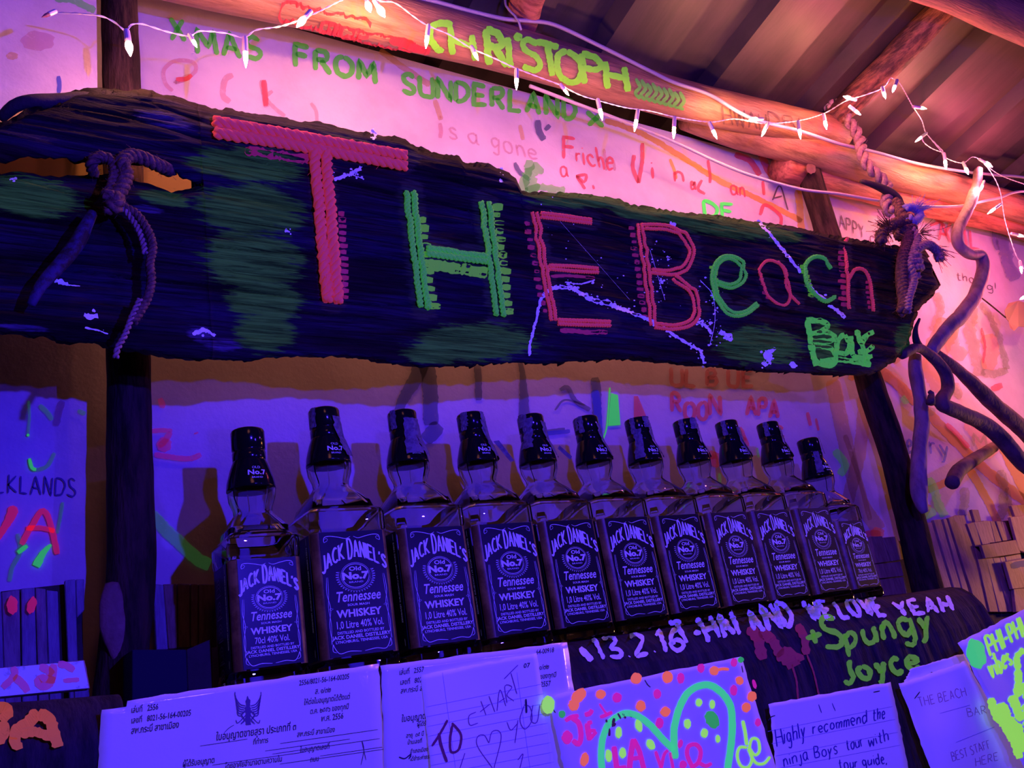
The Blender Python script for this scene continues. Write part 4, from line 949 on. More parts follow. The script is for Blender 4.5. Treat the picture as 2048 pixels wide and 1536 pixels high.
# winged emblem
em = []
for s in (-1, 1):
    c = 496
    for k in range(6): em.append(ribbon_geo([(c + s * (5 + k), 1412 + k * 4), (c + s * (16 + k * .6), 1408 + k * 4.6), (c + s * (25 - k * .8), 1394 + k * 6), (c + s * (26 - k), 1384 + k * 6.5)], 2.2, wp, .0007, jag=.1, step=2))
    em.append(ribbon_geo([(c + s * 3, 1420), (c + s * 13, 1430), (c + s * 7, 1440), (c + s * 14, 1448)], 3, wp, .0007, jag=.2, step=2)); em.append(ribbon_geo([(c + s * 2, 1428), (c + s * 20, 1446), (c + s * 24, 1440)], 2, wp, .0007, step=2))
em += [ribbon_geo([(495, 1392), (496, 1402), (496, 1412)], lambda t: 2 + 8 * t, wp, .0007, step=2), ribbon_geo([(496, 1412), (496, 1432), (497, 1450)], 11, wp, .0007, jag=.25, step=2), blob_geo((496, 1403), 5, 6, wp, .0007)]
paint('winged_emblem', em, mat('grey_ink', (.10, .07, .16), .6, dry=.3), lic)['label'] = 'printed winged emblem'
# 2 second licence
lic2, wp2 = paper('licence_sheet', [(762, 1332), (1134, 1284), (1172, 1560), (772, 1640)], .849, M['paper_gloss'], 'second typed Thai licence, half hidden behind the note with the heart', 'document', 'licence sheets pinned to the shelf', curl=.003, seed=2)
gs = [tgeo(t, a, h, A, wp2, bold=.014, sx=.68) for t, a, h in [('เล่มที่   2557', (798, 1350), 15), ('เลขที่   8021-57', (800, 1370), 15), ('สพ.กระบี่ สาขา', (801, 1387), 15), ('ใบอนุญาต', (803, 1444), 18), ('ผู้ได้รับ', (834, 1453), 13), ('อายุ  ๓๕ ปี  ที่', (812, 1476), 13), ('บ้านเลขที่', (815, 1489), 12), ('อำเภอเมือง', (820, 1507), 12), ('ได้ชำระค่าธรรมเนียม', (820, 1522), 12), ('64-00918', (1072, 1309), 14), ('๑/๓๒', (1078, 1340), 15), ('ของทุกปี', (1080, 1358), 14), ('2557', (1081, 1374), 15)]]
paint('typed_text', gs, M['ink'], lic2)
paint('signature', [ribbon_geo([(798, 1514), (810, 1517), (822, 1508), (818, 1518)], 2.5, wp2, .0007, step=2)], M['ink'], lic2)
# 3 heart note
nt3, w3 = paper('lined_note', [(842, 1350), (1074, 1306), (1108, 1560), (868, 1600)], .8455, M['paper'], 'lined handwritten note reading TO CHART with a heart, over the second licence', 'note', 'paper notes', curl=.005, seed=3)
gs = []
for k in range(9):
    y_ = 1414 + k * 19.5; gs.append(ribbon_geo([(852 + k * 1.6, y_), (1084 + k * 3, y_ - 46)], .9, w3, .0006, jag=0, smooth=False, step=10))
for x_ in (885, 1034, ): gs.append(ribbon_geo([(x_, 1345), (x_ + 26, 1536)], .8, w3, .0006, jag=0, smooth=False, step=10))
paint('ruled_lines', gs, M['ruled'], nt3)
paint('handwriting', [ribbon_geo([(864, 1492), (880, 1468), (895, 1440)], 5, w3, .0008), ribbon_geo([(878, 1466), (882, 1490), (894, 1524)], 6, w3, .0008), ribbon_geo([(905, 1450), (900, 1480), (903, 1504), (918, 1498), (922, 1470), (908, 1450), (904, 1446)], 5, w3, .0008)], M['ink_red'], nt3)
thin = []
for q in [[(952, 1424), (938, 1432), (940, 1450), (956, 1446)], [(962, 1402), (972, 1430)], [(960, 1424), (980, 1408)], [(978, 1392), (990, 1424)], [(994, 1422), (1000, 1380), (1012, 1412)], [(998, 1404), (1010, 1396)], [(1014, 1406), (1010, 1372), (1024, 1374), (1014, 1390), (1028, 1402)], [(1022, 1346), (1034, 1388)], [(1008, 1358), (1036, 1330)],
          [(978, 1486), (968, 1470), (955, 1474), (956, 1494), (985, 1536)], [(978, 1486), (984, 1464), (998, 1462), (1002, 1480), (988, 1536)],
          [(1014, 1444), (1022, 1460), (1036, 1446)], [(1036, 1440), (1030, 1486)], [(1048, 1412), (1040, 1440), (1050, 1458), (1064, 1440), (1060, 1414), (1048, 1410)], [(1066, 1410), (1062, 1440), (1074, 1444), (1080, 1410)], [(920, 1536), (930, 1506)], [(1036, 1520), (1046, 1508), (1040, 1536)]]:
    thin.append(ribbon_geo(q, 1.8, w3, .0008, step=3, jag=.1))
paint('handwriting', thin, mat('violet_pen', (.22, .03, .25), .6), nt3)
paint('page_number', [tgeo('07', (1047, 1336), 13, A, w3, .02)], M['ink'], nt3)
paint('pencil_mark', [ribbon_geo([(1052, 1398), (1053, 1426)], 4, w3, .0009, smooth=False)], M['ink'], nt3)
# 4 neon drawing
dwg, w4 = paper('painted_drawing', [(1096, 1392), (1482, 1313), (1560, 1560), (1150, 1640)], .840, M['paper'], 'white sheet with neon green loops, orange and pink dots and red lettering', 'drawing', 'paper notes', curl=.004, seed=4)
def cz(x, y): return (1060 + x / 4.096, 1290 + y / 4.096)
def rb(pts, wd, **k): return ribbon_geo([cz(*p) for p in pts], wd / 4.096, w4, .0009, jag=.06, step=3, **k)
def bb(x, y, rx, ry, rot=0, seed=1): return blob_geo(cz(x, y), rx / 4.096, ry / 4.096, w4, .0010, rot=rot, seed=seed, jag=.12)
paint('green_loops', [rb([(590, 1020), (585, 860), (610, 720), (670, 620), (780, 560), (880, 580), (980, 650), (1080, 760), (1180, 860)], 52), rb([(1190, 930), (1180, 760), (1190, 640), (1240, 480), (1320, 370), (1450, 325), (1560, 380), (1640, 490), (1658, 640), (1650, 800), (1620, 1020)], 56)], M['f_mint'], dwg)['label'] = 'two tall green loops'
paint_each('lime_spots', [bb(150, 490, 52, 78, seed=2), bb(1385, 470, 26, 32), bb(1495, 485, 22, 36, seed=3), bb(1292, 645, 28, 40, seed=4), bb(1430, 722, 28, 38, seed=5), bb(1542, 768, 18, 32, seed=6), bb(990, 815, 30, 44, -.5, 7), bb(645, 908, 26, 52, -.1, 8), bb(760, 885, 28, 42, 0, 9), bb(892, 660, 28, 48, -.3, 10), bb(728, 716, 26, 46, 0, 11)], M['f_lime'], dwg)
paint_each('green_spots', [bb(1492, 608, 52, 76, -.5, 3), bb(264, 565, 28, 30, 0, 4)], M['f_green2'], dwg)
paint_each('orange_dots', [bb(400, 415, 72, 50, -.8, 2), bb(360, 490, 44, 46, 0, 3), bb(580, 402, 40, 38), bb(870, 272, 44, 46, 0, 5), bb(1130, 262, 42, 50, 0, 6), bb(1510, 210, 36, 36, 0, 7), rb([(1520, 208), (1580, 195), (1630, 200)], 22), bb(1718, 292, 30, 36, -.6, 8), bb(908, 500, 40, 44, 0, 9), bb(1110, 545, 42, 38, 0, 10), bb(1820, 420, 38, 40, 0, 11), bb(1772, 512, 36, 40, 0, 12), bb(448, 938, 32, 56, .15, 13)], M['f_orange'], dwg)
paint_each('pink_dots', [bb(715, 430, 38, 42, 0, 2), bb(1236, 270, 30, 44, 0, 3), bb(1402, 188, 30, 38, 0, 4), bb(1672, 142, 26, 36, 0, 5), bb(1046, 400, 30, 40, 0, 6), bb(1670, 370, 28, 42, 0, 7), bb(1062, 640, 32, 46, 0, 8), bb(1868, 634, 24, 32, 0, 9), bb(305, 755, 46, 52, 0, 10), bb(1838, 320, 16, 38, -.3, 11), bb(1232, 810, 20, 36, .2, 12)], M['f_magenta'], dwg)
paint('red_lettering', [rb([(290, 620), (340, 590), (400, 580)], 36), rb([(340, 590), (400, 640), (420, 740), (400, 810), (350, 780)], 42), rb([(470, 640), (480, 720), (490, 780)], 44), rb([(470, 640), (510, 630)], 34), rb([(480, 700), (540, 700)], 28), rb([(485, 775), (545, 710)], 30), rb([(450, 570), (490, 560), (510, 530)], 40),
      rb([(690, 830), (700, 920), (715, 1020)], 44), rb([(715, 1010), (790, 1000)], 34), rb([(850, 770), (830, 880), (815, 1020)], 46), rb([(850, 770), (900, 880), (935, 1020)], 40), rb([(830, 930), (920, 920)], 34), rb([(1030, 870), (1060, 960), (1080, 1020)], 26), rb([(1075, 1010), (1100, 900), (1130, 860)], 26), rb([(1150, 880), (1175, 1020)], 24),
      rb([(1330, 1000), (1290, 900), (1300, 830), (1360, 815), (1400, 870), (1380, 960), (1320, 1010)], 34), rb([(1380, 960), (1440, 990), (1490, 970)], 30), bb(1255, 980, 30, 36), rb([(570, 480), (610, 540), (640, 580)], 16), rb([(575, 590), (620, 575), (675, 550)], 30)], M['f_magenta'], dwg)['label'] = 'red brushed words JE T AIME LA VIE'
paint('brown_lettering', [rb([(625, 610), (650, 700), (650, 745)], 18), rb([(690, 600), (680, 660), (700, 640)], 26), rb([(720, 560), (745, 605)], 16), rb([(760, 560), (785, 600)], 16), rb([(810, 550), (835, 590)], 16)], M['f_brown'], dwg)
paint('lime_lettering', [rb([(1745, 620), (1765, 720), (1778, 820)], 26), rb([(1780, 840), (1720, 840), (1700, 910), (1730, 990), (1790, 1000), (1820, 930), (1790, 850)], 22), rb([(1790, 830), (1840, 900), (1880, 870), (1870, 780), (1820, 770), (1800, 850), (1820, 920), (1860, 970), (1920, 970), (1968, 915)], 22)], M['f_lime'], dwg)['label'] = 'lime word de'
paint_each('staples', [rb([(940, 285), (965, 325), (988, 345)], 7), rb([(1735, 170), (1745, 225)], 7), rb([(170, 500), (210, 555)], 8), rb([(1545, 115), (1580, 120)], 8)], M['ink'], dwg)
paint('green_corner', [bb(1728, 120, 24, 24)], M['f_green2'], dwg)
# 5 handwritten recommendation
n5, w5 = paper('torn_note', [(1538, 1408), (1782, 1364), (1822, 1560), (1560, 1600)], .846, M['paper'], 'torn lined note with neat dark handwriting beginning Highly recommend the', 'note', 'paper notes', curl=.005, seed=5)
def dz(x, y): return (1520 + x / 3.879, 1200 + y / 3.879)
L5 = []
for k in range(4): L5.append(ribbon_geo([dz(60 + 30 * k, 1020 + 95 * k), dz(1030 + 20 * k, 825 + 100 * k)], .9, w5, .0006, jag=0, smooth=False, step=10))
paint('ruled_lines', L5, M['ruled'], n5)
H5 = letters('Highly', dz(140, 1135), dz(355, 1060), 32, 2.6, w5, up=(-.14, -1), wob=.03, step=2) + letters('recommend', dz(415, 1040), dz(830, 950), 24, 2.6, w5, up=(-.05, -1), step=2, seed=3) + letters('the', dz(880, 940), dz(970, 915), 24, 2.4, w5, up=(-.0, -1), step=2)
H5 += letters('ninja', dz(190, 1290), dz(380, 1235), 24, 2.4, w5, step=2, seed=4) + letters('Boys', dz(430, 1230), dz(600, 1190), 24, 2.4, w5, step=2, seed=5) + letters('tour', dz(680, 1170), dz(800, 1135), 24, 2.4, w5, step=2, seed=6) + letters('with', dz(845, 1140), dz(995, 1090), 24, 2.4, w5, step=2, seed=7)
H5 += letters('tour guide,', dz(620, 1320), dz(985, 1265), 22, 2.4, w5, step=2, seed=8) + [ribbon_geo([dz(455, 810), dz(478, 875)], 1.8, w5, .0008, smooth=False), ribbon_geo([dz(560, 800), dz(585, 860)], 1.6, w5, .0008, smooth=False)]
paint('handwriting', H5, M['ink_blue'], n5)['label'] = 'dark blue handwriting'
paint_each('staples', [ribbon_geo([dz(65, 935), dz(90, 905), dz(118, 895)], 2, w5, .0010), ribbon_geo([dz(880, 715), dz(930, 705)], 2, w5, .0010, smooth=False)], M['ink'], n5)
# 6 folded note
n6, w6 = paper('curled_note', [(1798, 1368), (1932, 1322), (2070, 1560), (1880, 1590)], .838, M['paper'], 'curled pale note with faint red handwriting, right of the torn note', 'note', 'paper notes', curl=.006, seed=6, fold=lambda u, v: .012 * max(0, (1400 - v) / 80) * 0 + .006 * math.sin(u * .03))
n6b, w6b = paper('curled_note', [(1822, 1338), (1930, 1306), (1975, 1420), (1800, 1378)], .850, M['paper'], 'upper flap of paper behind the curled note, stapled to the shelf', 'note', 'paper notes', curl=.004, seed=9)
paint('handwriting', letters('THE BEACH', dz(1240, 830), dz(1600, 745), 18, 1.6, w6, up=(-.25, -1), step=2) + letters('BAR', dz(1620, 905), dz(1760, 880), 16, 1.5, w6, up=(-.25, -1), step=2) + letters('BEST STAFF', dz(1500, 1250), dz(1790, 1150), 17, 1.6, w6, up=(-.25, -1), step=2) + letters('HERE', dz(1680, 1290), dz(1850, 1240), 16, 1.5, w6, step=2), mat('faint_red_pen', (.35, .12, .35), .6, alpha=.7), n6)
paint('ruled_lines', [ribbon_geo([dz(1395, 880), dz(1630, 815)], 1.2, w6, .0006, smooth=False), ribbon_geo([dz(1520, 1105), dz(1820, 985)], 1.2, w6, .0006, smooth=False)], M['ruled'], n6)
paint_each('staples', [ribbon_geo([dz(1200, 765), dz(1240, 712)], 2, w6, .0012, smooth=False), ribbon_geo([dz(1315, 585), dz(1330, 560), dz(1352, 565)], 2, w6b, .0012)], M['ink'], n6)
# 7 neon poster right
n7, w7 = paper('neon_sheet', [(1916, 1285), (2075, 1205), (2260, 1520), (2105, 1640)], .820, M['paper'], 'bright sheet at the right edge with lime words PHI-PHI vibes and a green disc', 'drawing', 'paper notes', curl=.004, seed=7)
paint('green_disc', [blob_geo(dz(1678, 418), 19, 31, w7, .0010, rot=-.2)], M['f_mint'], n7)
paint('lime_words', letters('PHI-PHI', dz(1800, 430), dz(2060, 270), 36, 5, w7, up=(-.35, -1), step=2, e=.001) + letters('vibes', dz(1800, 610), dz(1960, 500), 40, 5, w7, up=(-.25, -1), step=2, seed=3, e=.001) + [ribbon_geo([dz(*p) for p in q], wd, w7, .001, jag=.3, step=3) for q, wd in [([(2000, 540), (2000, 440), (2048, 380)], 12), ([(2010, 540), (2000, 700), (2020, 745)], 14), ([(1800, 760), (1810, 860), (1900, 980), (1980, 1120), (2010, 1230)], 16), ([(1870, 800), (1900, 900), (1990, 1000), (2048, 1120)], 24), ([(1960, 740), (1990, 840), (2040, 930)], 18), ([(1950, 960), (2040, 1180)], 22), ([(2090, 800), (2120, 1000)], 30), ([(2060, 640), (2080, 760)], 24)]], M['f_lime'], n7)['label'] = 'lime words PHI-PHI vibes and brushed plant shape'

# ================================================================= LEFT BOTTOM CLUTTER
def slab(name, quad, y, th, mt, parent=None, jit=.0):
    f = [P(u, v, y + random.uniform(-jit, jit)) for u, v in quad]; y_ = f[0][1]
    f = [np.array([p[0], y_, p[2]]) for p in f]; bk = [p + [0, th, 0] for p in f]
    bm = bmesh.new(); vs_ = [bm.verts.new(p) for p in f + bk]
    for q in [(0, 1, 2, 3), (7, 6, 5, 4), (0, 4, 5, 1), (1, 5, 6, 2), (2, 6, 7, 3), (3, 7, 4, 0)]: bm.faces.new([vs_[i] for i in q])
    bmesh.ops.recalc_face_normals(bm, faces=bm.faces)
    bmesh.ops.bevel(bm, geom=bm.edges[:], offset=min(.0008, th * .2), segments=1, affect='EDGES')
    return obj(name, bm, mt, parent)
SM = [M['slat'], M['slat2'], M['slat3']]
def ez(x, y): return (x / 3.784, 1130 + y / 3.784)
pl = empty('slat_panel', tuple(P(80, 1400, 1.05)), 'low panel of upright weathered slats at the left edge, behind the lilac plank', 'panel')
M['slatg'] = mat('grey_slat', (.22, .17, .20), .7, noise=(30, (.14, .10, .13), .4, .62), bump=.0006, bscale=150, stretch=(6, 6, 1))
M['slatb'] = mat('blue_grey_slat', (.20, .19, .28), .7, noise=(30, (.14, .12, .2), .4, .62), bump=.0006, bscale=150, stretch=(6, 6, 1))
slab('backing', [ez(0, 200), ez(620, 130), ez(640, 1150), ez(0, 1150)], 1.085, .004, M['dark'], pl)
for q, mt in [([(-60, 215), (8, 200), (40, 1180), (-60, 1180)], 'slatb'), ([(12, 205), (150, 180), (165, 1180), (45, 1180)], 'slatg'), ([(160, 178), (262, 172), (290, 1180), (170, 1180)], 'slatb'), ([(268, 172), (348, 178), (375, 1180), (296, 1180)], 'slatg'), ([(350, 190), (440, 195), (470, 1180), (380, 1180)], 'slatb'), ([(490, 115), (570, 108), (600, 1180), (535, 1180)], 'slatb'), ([(574, 108), (640, 105), (640, 340), (582, 400)], 'slatb'), ([(560, 780), (650, 770), (690, 1180), (570, 1180)], 'slatb')]:
    slab('slat', [ez(*p) for p in q], 1.07, .008, M[mt], pl, jit=.003)
mk_ = plane_map(1.0655)
paint_each('red_marks', [blob_geo(ez(92, 305), 11, 19, mk_, 0), blob_geo(ez(240, 305), 9, 18, mk_, 0, rot=.3)], M['w_redhot'], pl)
pl2 = empty('slat_panel', tuple(P(350, 1300, 1.05)), 'short dark slat panel between the left post and the small bottle', 'panel')
for q, mt in [([(1160, 140), (1240, 150), (1270, 640), (1185, 645)], 'slatb'), ([(1235, 145), (1340, 140), (1345, 630), (1280, 635)], 'slat3'), ([(1345, 140), (1440, 142), (1440, 625), (1350, 628)], 'slat3'), ([(1445, 142), (1500, 145), (1500, 620), (1445, 622)], 'slat3'), ([(1505, 145), (1640, 145), (1640, 620), (1505, 620)], 'slat3')]:
    slab('slat', [ez(*p) for p in q], 1.085, .008, M[mt], pl2, jit=.002)
o = slab('storage_box', [ez(1000, 640), ez(1410, 640), ez(1430, 1250), ez(1000, 1250)], .985, .09, M['navy']); tag(o, 'plain navy box standing between the left post and the small bottle', 'box')
o = slab('dark_block', [ez(1412, 640), ez(1600, 560), ez(1620, 1250), ez(1430, 1250)], .995, .06, M['dark']); tag(o, 'black block behind the small bottle at the left end', 'block')
# lilac plank with pink letters
lpk = slab('painted_plank', [ez(-150, 790), ez(640, 718), ez(682, 935), ez(-150, 1015)], .93, .02, M['drift']); tag(lpk, 'short plank washed lilac with pink brush letters at the left edge', 'plank')
lm = plane_map(.9295)
paint_each('lilac_wash', [poly_geo([ez(-100, 790), ez(630, 725), ez(672, 930), ez(-100, 1005)], lm, .0003)], mat('lilac_wash', (.5, .45, .8), .6, dry=.35, emit=((.3, .25, 1), .10)), lpk)
paint('pink_letters', [ribbon_geo([ez(*p) for p in q], wd, lm, .0009, jag=.15) for q, wd in [([(100, 770), (110, 830), (20, 930)], 14), ([(110, 840), (170, 900), (210, 960)], 16), ([(300, 770), (340, 780), (400, 830)], 16), ([(410, 750), (390, 860), (350, 920), (290, 900), (300, 860), (420, 870)], 16), ([(440, 745), (500, 760), (560, 800)], 14), ([(480, 875), (600, 868)], 9)]], fluo('pink_plank_paint', (.6, .08, .35), .14, alpha=.85), lpk)
# log with orange letters
yl, zl = .90, P(60, 1480, .90)[2]
zc = zl - .022; rL = .050
lg = empty('painted_log', (P(60, 1500, .9)[0], yl, zc), 'dark log with orange letters BA in the bottom left corner', 'log')
xa_, xb_ = P(-300, 1470, .9)[0], P(178, 1500, .9)[0]
pth = [np.array([x_, yl + .0, zc + (.012 * (1 - (x_ - xa_) / (xb_ - xa_)))]) for x_ in np.linspace(xa_, xb_ + .02, 40)]
tube('log', pth, rL, M['dark'] if False else M['log'], lg, seg=32, rough=.05, freq=10, seed=6)
cm = profile_map([(yl + (rL + .003) * math.cos(a), zc + .003 + (rL + .003) * math.sin(a)) for a in np.linspace(math.pi * .4, math.pi * 1.6, 30)])
paint('orange_letters', [ribbon_geo([ez(*p) for p in q], wd, cm, .0012, jag=.2) for q, wd in [([(-60, 1100), (20, 1090), (60, 1120), (10, 1190)], 22), ([(10, 1190), (30, 1250), (0, 1320), (-50, 1340)], 22), ([(290, 1120), (230, 1180), (130, 1260), (110, 1360)], 24), ([(290, 1120), (370, 1180), (410, 1280), (440, 1380)], 24), ([(150, 1280), (250, 1270), (400, 1300)], 20), ([(100, 1290), (110, 1370), (170, 1370)], 16)]], M['f_orange_dim'], lg)['label'] = 'dull orange letters BA'

# ================================================================= RIGHT SLAT PANELS
def az(x, y): return (1688 + x / 5.689, 960 + y / 5.689)
pr = empty('woven_slat_panel', tuple(P(1900, 1240, 1.07)), 'woven bamboo slat panel lit orange, right of the leaning post', 'panel')
slab('backing', [az(800, 560), az(2300, 420), az(2500, 1700), az(1100, 1700)], 1.112, .004, M['dark'], pr)
tops = [(885, 490), (1015, 455), (1125, 440), (1185, 435), (1265, 400), (1395, 490)]; bots = [(1230, 1480), (1350, 1500), (1430, 1500), (1490, 1500), (1560, 1500), (1680, 1500)]
tt = [(885, 492, 1010, 480), (1018, 455, 1118, 440), (1128, 442, 1180, 440), (1186, 430, 1262, 405), (1268, 400, 1390, 395)]
bt = [(1225, 1340), (1352, 1425), (1440, 1478), (1510, 1560), (1572, 1690)]
for (a, b_, c, d), (e1, e2) in zip(tt, bt): slab('slat', [az(a, b_), az(c, d), az(e2, 1500), az(e1, 1500)], 1.099, .007, random.choice(SM[:2]), pr, jit=.004)
for q in [[(1400, 500), (1478, 480), (1560, 760), (1490, 760)], [(1482, 480), (1580, 470), (1650, 730), (1565, 740)], [(1450, 335), (1530, 340), (1600, 560), (1515, 560)], [(1585, 462), (1660, 465), (1730, 710), (1655, 715)], [(1665, 465), (1725, 465), (1800, 700), (1738, 705)], [(1730, 465), (1785, 470), (1860, 690), (1805, 695)], [(1790, 470), (1830, 480), (1905, 680), (1865, 685)],
          [(1490, 760), (1610, 890), (1760, 1500), (1660, 1500)], [(1615, 890), (1690, 885), (1870, 1500), (1775, 1500)], [(1695, 885), (1770, 880), (1940, 1500), (1880, 1500)], [(1775, 880), (1830, 870), (2000, 1500), (1945, 1500)], [(1835, 870), (2000, 840), (2150, 1500), (2005, 1500)]]:
    slab('slat', [az(*p) for p in q], 1.100, .007, random.choice([M['slat'], M['slat2'], M['slat2']]), pr, jit=.002)
slab('slat', [az(1560, 740), az(1955, 680), az(2012, 832), az(1610, 892)], 1.090, .007, M['slat'], pr)
slab('slat', [az(1890, 420), az(2100, 400), az(2300, 900), az(1990, 800)], 1.090, .007, M['slat2'], pr)
slab('slat', [az(1900, 290), az(2150, 270), az(2200, 410), az(1945, 415)], 1.092, .007, M['slat'], pr)
slab('slat', [az(1830, 930), az(2250, 860), az(2350, 1200), az(1920, 1240)], 1.084, .008, M['slat2'], pr)
slab('slat', [az(1930, 1240), az(2250, 1200), az(2350, 1480), az(1960, 1500)], 1.088, .008, M['slat2'], pr)
for k in range(4): slab('slat', [az(1030 + 34 * k, 1050 + k * 100), az(1090 + 34 * k, 1045 + 100 * k), az(1125 + 34 * k, 1135 + 100 * k), az(1065 + 34 * k, 1140 + 100 * k)], 1.100, .007, M['slat'], pr)
for k in range(9): slab('slat', [az(2270 + k * 95, 420 + 20 * (k % 3)), az(2355 + k * 95, 415), az(2720 + k * 110, 1480), az(2610 + k * 110, 1480)], 1.098, .007, random.choice(SM[:2]), pr, jit=.003)
paint('violet_mark', [ribbon_geo([az(1900, 980), az(1980, 960), az(2080, 950)], 12, plane_map(1.0835), .0002, jag=.2)], M['w_darkblue'], pr)
pm = empty('slat_panel', tuple(P(1760, 1200, 1.07)), 'panel of wide brown slats between the last bottle and the leaning post', 'panel')
slab('backing', [(1180, 1130), (1820, 1080), (1860, 1260), (1180, 1320)], 1.112, .004, M['dark'], pm)
for q in [[(215, 650), (425, 640), (525, 925), (300, 960)], [(440, 655), (600, 640), (700, 900), (550, 925)], [(290, 965), (640, 925), (680, 1090), (330, 1130)], [(330, 1140), (680, 1100), (720, 1290), (370, 1330)], [(370, 1345), (760, 1295), (800, 1480), (400, 1500)], [(-200, 660), (200, 652), (290, 960), (-100, 1000)], [(-100, 1010), (280, 968), (380, 1400), (0, 1440)]]:
    slab('slat', [az(*p) for p in q], 1.099, .007, random.choice([M['slat'], M['slat']]), pm, jit=.002)

# ================================================================= BRANCHES
def cbz(x, y): return (1740 + x / 3.133, 560 + y / 3.133)
limb('driftwood_branch', [(1957, 340, .94), (1952, 375, .935), (1935, 420, .93), (1915, 465, .93), (1918, 490, .93), (1940, 508, .93), (1962, 512, .93), (1966, 545, .935), (1950, 590, .94), (1922, 630, .95), (1888, 665, .962), (1862, 705, .972)],
     [.0115, .0125, .0135, .0135, .013, .0125, .0125, .0145, .016, .016, .0165, .016, .013], M['drift'], 'crooked pale driftwood branch rising from the sign end to the roof beam', 'branch')
limb('driftwood_branch', [(*cbz(285, 480), .99), (*cbz(285, 560), .99), (*cbz(315, 760), .99), (*cbz(325, 900), .99), (*cbz(310, 1020), .99), (*cbz(305, 1200), .99), (*cbz(315, 1380), .99), (*cbz(345, 1455), .99)],
     [.013, .0155, .0145, .0140, .0150, .0145, .0150, .0165, .008], M['drift'], 'upright driftwood branch hanging in front of the leaning post', 'branch')
limb('driftwood_branch', [(*cbz(200, 470), .935), (*cbz(300, 425), .935), (*cbz(400, 490), .94), (*cbz(470, 580), .945), (*cbz(490, 680), .95), (*cbz(450, 770), .95), (*cbz(560, 830), .95), (*cbz(690, 890), .955), (*cbz(820, 990), .955), (*cbz(930, 1120), .955), (*cbz(1080, 1270), .955), (*cbz(1500, 1700), .955)],
     [.010, .0105, .0125, .0145, .0150, .0175, .0165, .0165, .0165, .017, .017], M['driftdark'], 'curved brownish branch looping out of the sign end towards the lower right', 'branch')
limb('fork_twig', [(*cbz(380, 770), .935), (*cbz(385, 710), .935), (*cbz(372, 698), .935)], [.010, .007, .004], M['driftdark'], 'short broken stub on the looping branch', 'branch')
limb('driftwood_pole', [(*cbz(400, 450), 1.0), (*cbz(560, 570), 1.0), (*cbz(760, 760), 1.0), (*cbz(960, 940), 1.0), (*cbz(1150, 1120), 1.0), (*cbz(1600, 1560), 1.0)], [.010, .0175, .020, .0215, .022], M['driftdark'], 'thick straight dark pole slanting down to the right edge', 'branch')
limb('twig', [(*cbz(310, 245), .925), (*cbz(285, 310), .925), (*cbz(290, 380), .93), (*cbz(320, 430), .94)], [.003, .0045, .0075, .008], M['dark'], 'small dark pointed twig standing at the sign end', 'branch')
limb('cut_stub', [(*cbz(515, 1270), .96), (*cbz(560, 1190), .99), (*cbz(660, 1120), 1.03), (*cbz(770, 1050), 1.08)], [.0145, .015, .0135, .013], M['driftdark'], 'short cut branch stub sticking out of the wall below the looping branch', 'branch', rough=.06)
limb('thin_stem', [(*cbz(670, 90), 1.05), (*cbz(760, 160), 1.05), (*cbz(850, 235), 1.05)], [.002, .0022, .002], M['bark'], 'thin stem hanging in front of the right wall', 'stem', seg=8)
lf = [cbz(*p) for p in [(850, 235), (845, 190), (870, 145), (930, 130), (1000, 150), (1030, 220), (1000, 300), (930, 290), (905, 318), (880, 300), (870, 260)]]
v_ = [P(u, v, 1.05 + .006 * math.sin(u * .2)) for u, v in lf]; o = obj('dry_leaf', pdm('dry_leaf', v_ + [p + np.array([0, .001, 0]) for p in v_], [tuple(range(11)), tuple(range(21, 10, -1))] + [(i, (i+1) % 11, 11 + (i+1) % 11, 11 + i) for i in range(11)]), mat('dry_leaf', (.25, .14, .10), .7)); tag(o, 'withered brown leaf on a thin stem near the right edge', 'leaf')

# ================================================================= ROPES
def cr(x, y): return (1348 + x / 2.926, y / 2.926)
kr = empty('hanging_rope', tuple(P(1690, 215, .96)), 'twisted pale rope lashed over the beam and down to the sign end', 'rope')
rope('rope_length', pxpath([(*cr(900, 640), .975), (*cr(920, 595), .965), (*cr(970, 620), .95), (*cr(1030, 720), .945), (*cr(1080, 800), .945), (*cr(1100, 900), .945), (*cr(1140, 980), .945), (*cr(1200, 1030), .94), (*cr(1255, 1110), .94), (*cr(1240, 1190), .935), (*cr(1270, 1250), .93)], .95), .0135, .046, M['rope'], kr, strands=2, seg=10, fray=50)
limb('wooden_toggle', [(*cr(1095, 1060), .935), (*cr(1200, 1095), .93), (*cr(1300, 1150), .925), (*cr(1330, 1210), .925)], [.005, .008, .011, .008], M['dark'], 'dark stick pushed through the rope above the sign end', 'stick')
rope('rope_length', pxpath([(*cr(1300, 1180), .92), (*cr(1330, 1260), .91), (*cr(1370, 1340), .905), (*cr(1360, 1440), .905), (*cr(1340, 1500), .90), (*cr(1330, 1620), .90), (*cr(1345, 1760), .895), (*cr(1335, 1830), .895)], .9), .0125, .032, M['rope_dark'], kr, strands=3, seg=8, fray=160)['label'] = 'dark frayed rope'
rope('rope_length', pxpath([(*cr(1250, 1330), .905), (*cr(1210, 1380), .90), (*cr(1215, 1420), .90)], .9), .012, .03, M['rope_dark'], kr, strands=3, seg=8, fray=90)
rope('rope_length', pxpath([(*cr(1260, 1320), .905), (*cr(1330, 1290), .90)], .9), .012, .03, M['rope_dark'], kr, strands=3, seg=8, fray=60)
rope('rope_length', pxpath([(*cr(1350, 1220), .90), (*cr(1400, 1215), .895), (*cr(1440, 1260), .895), (*cr(1400, 1300), .895), (*cr(1370, 1270), .895)], .9), .0095, .022, M['rope_blue'], kr, strands=3, seg=8, fray=60)['label'] = 'blue knotted rope end'
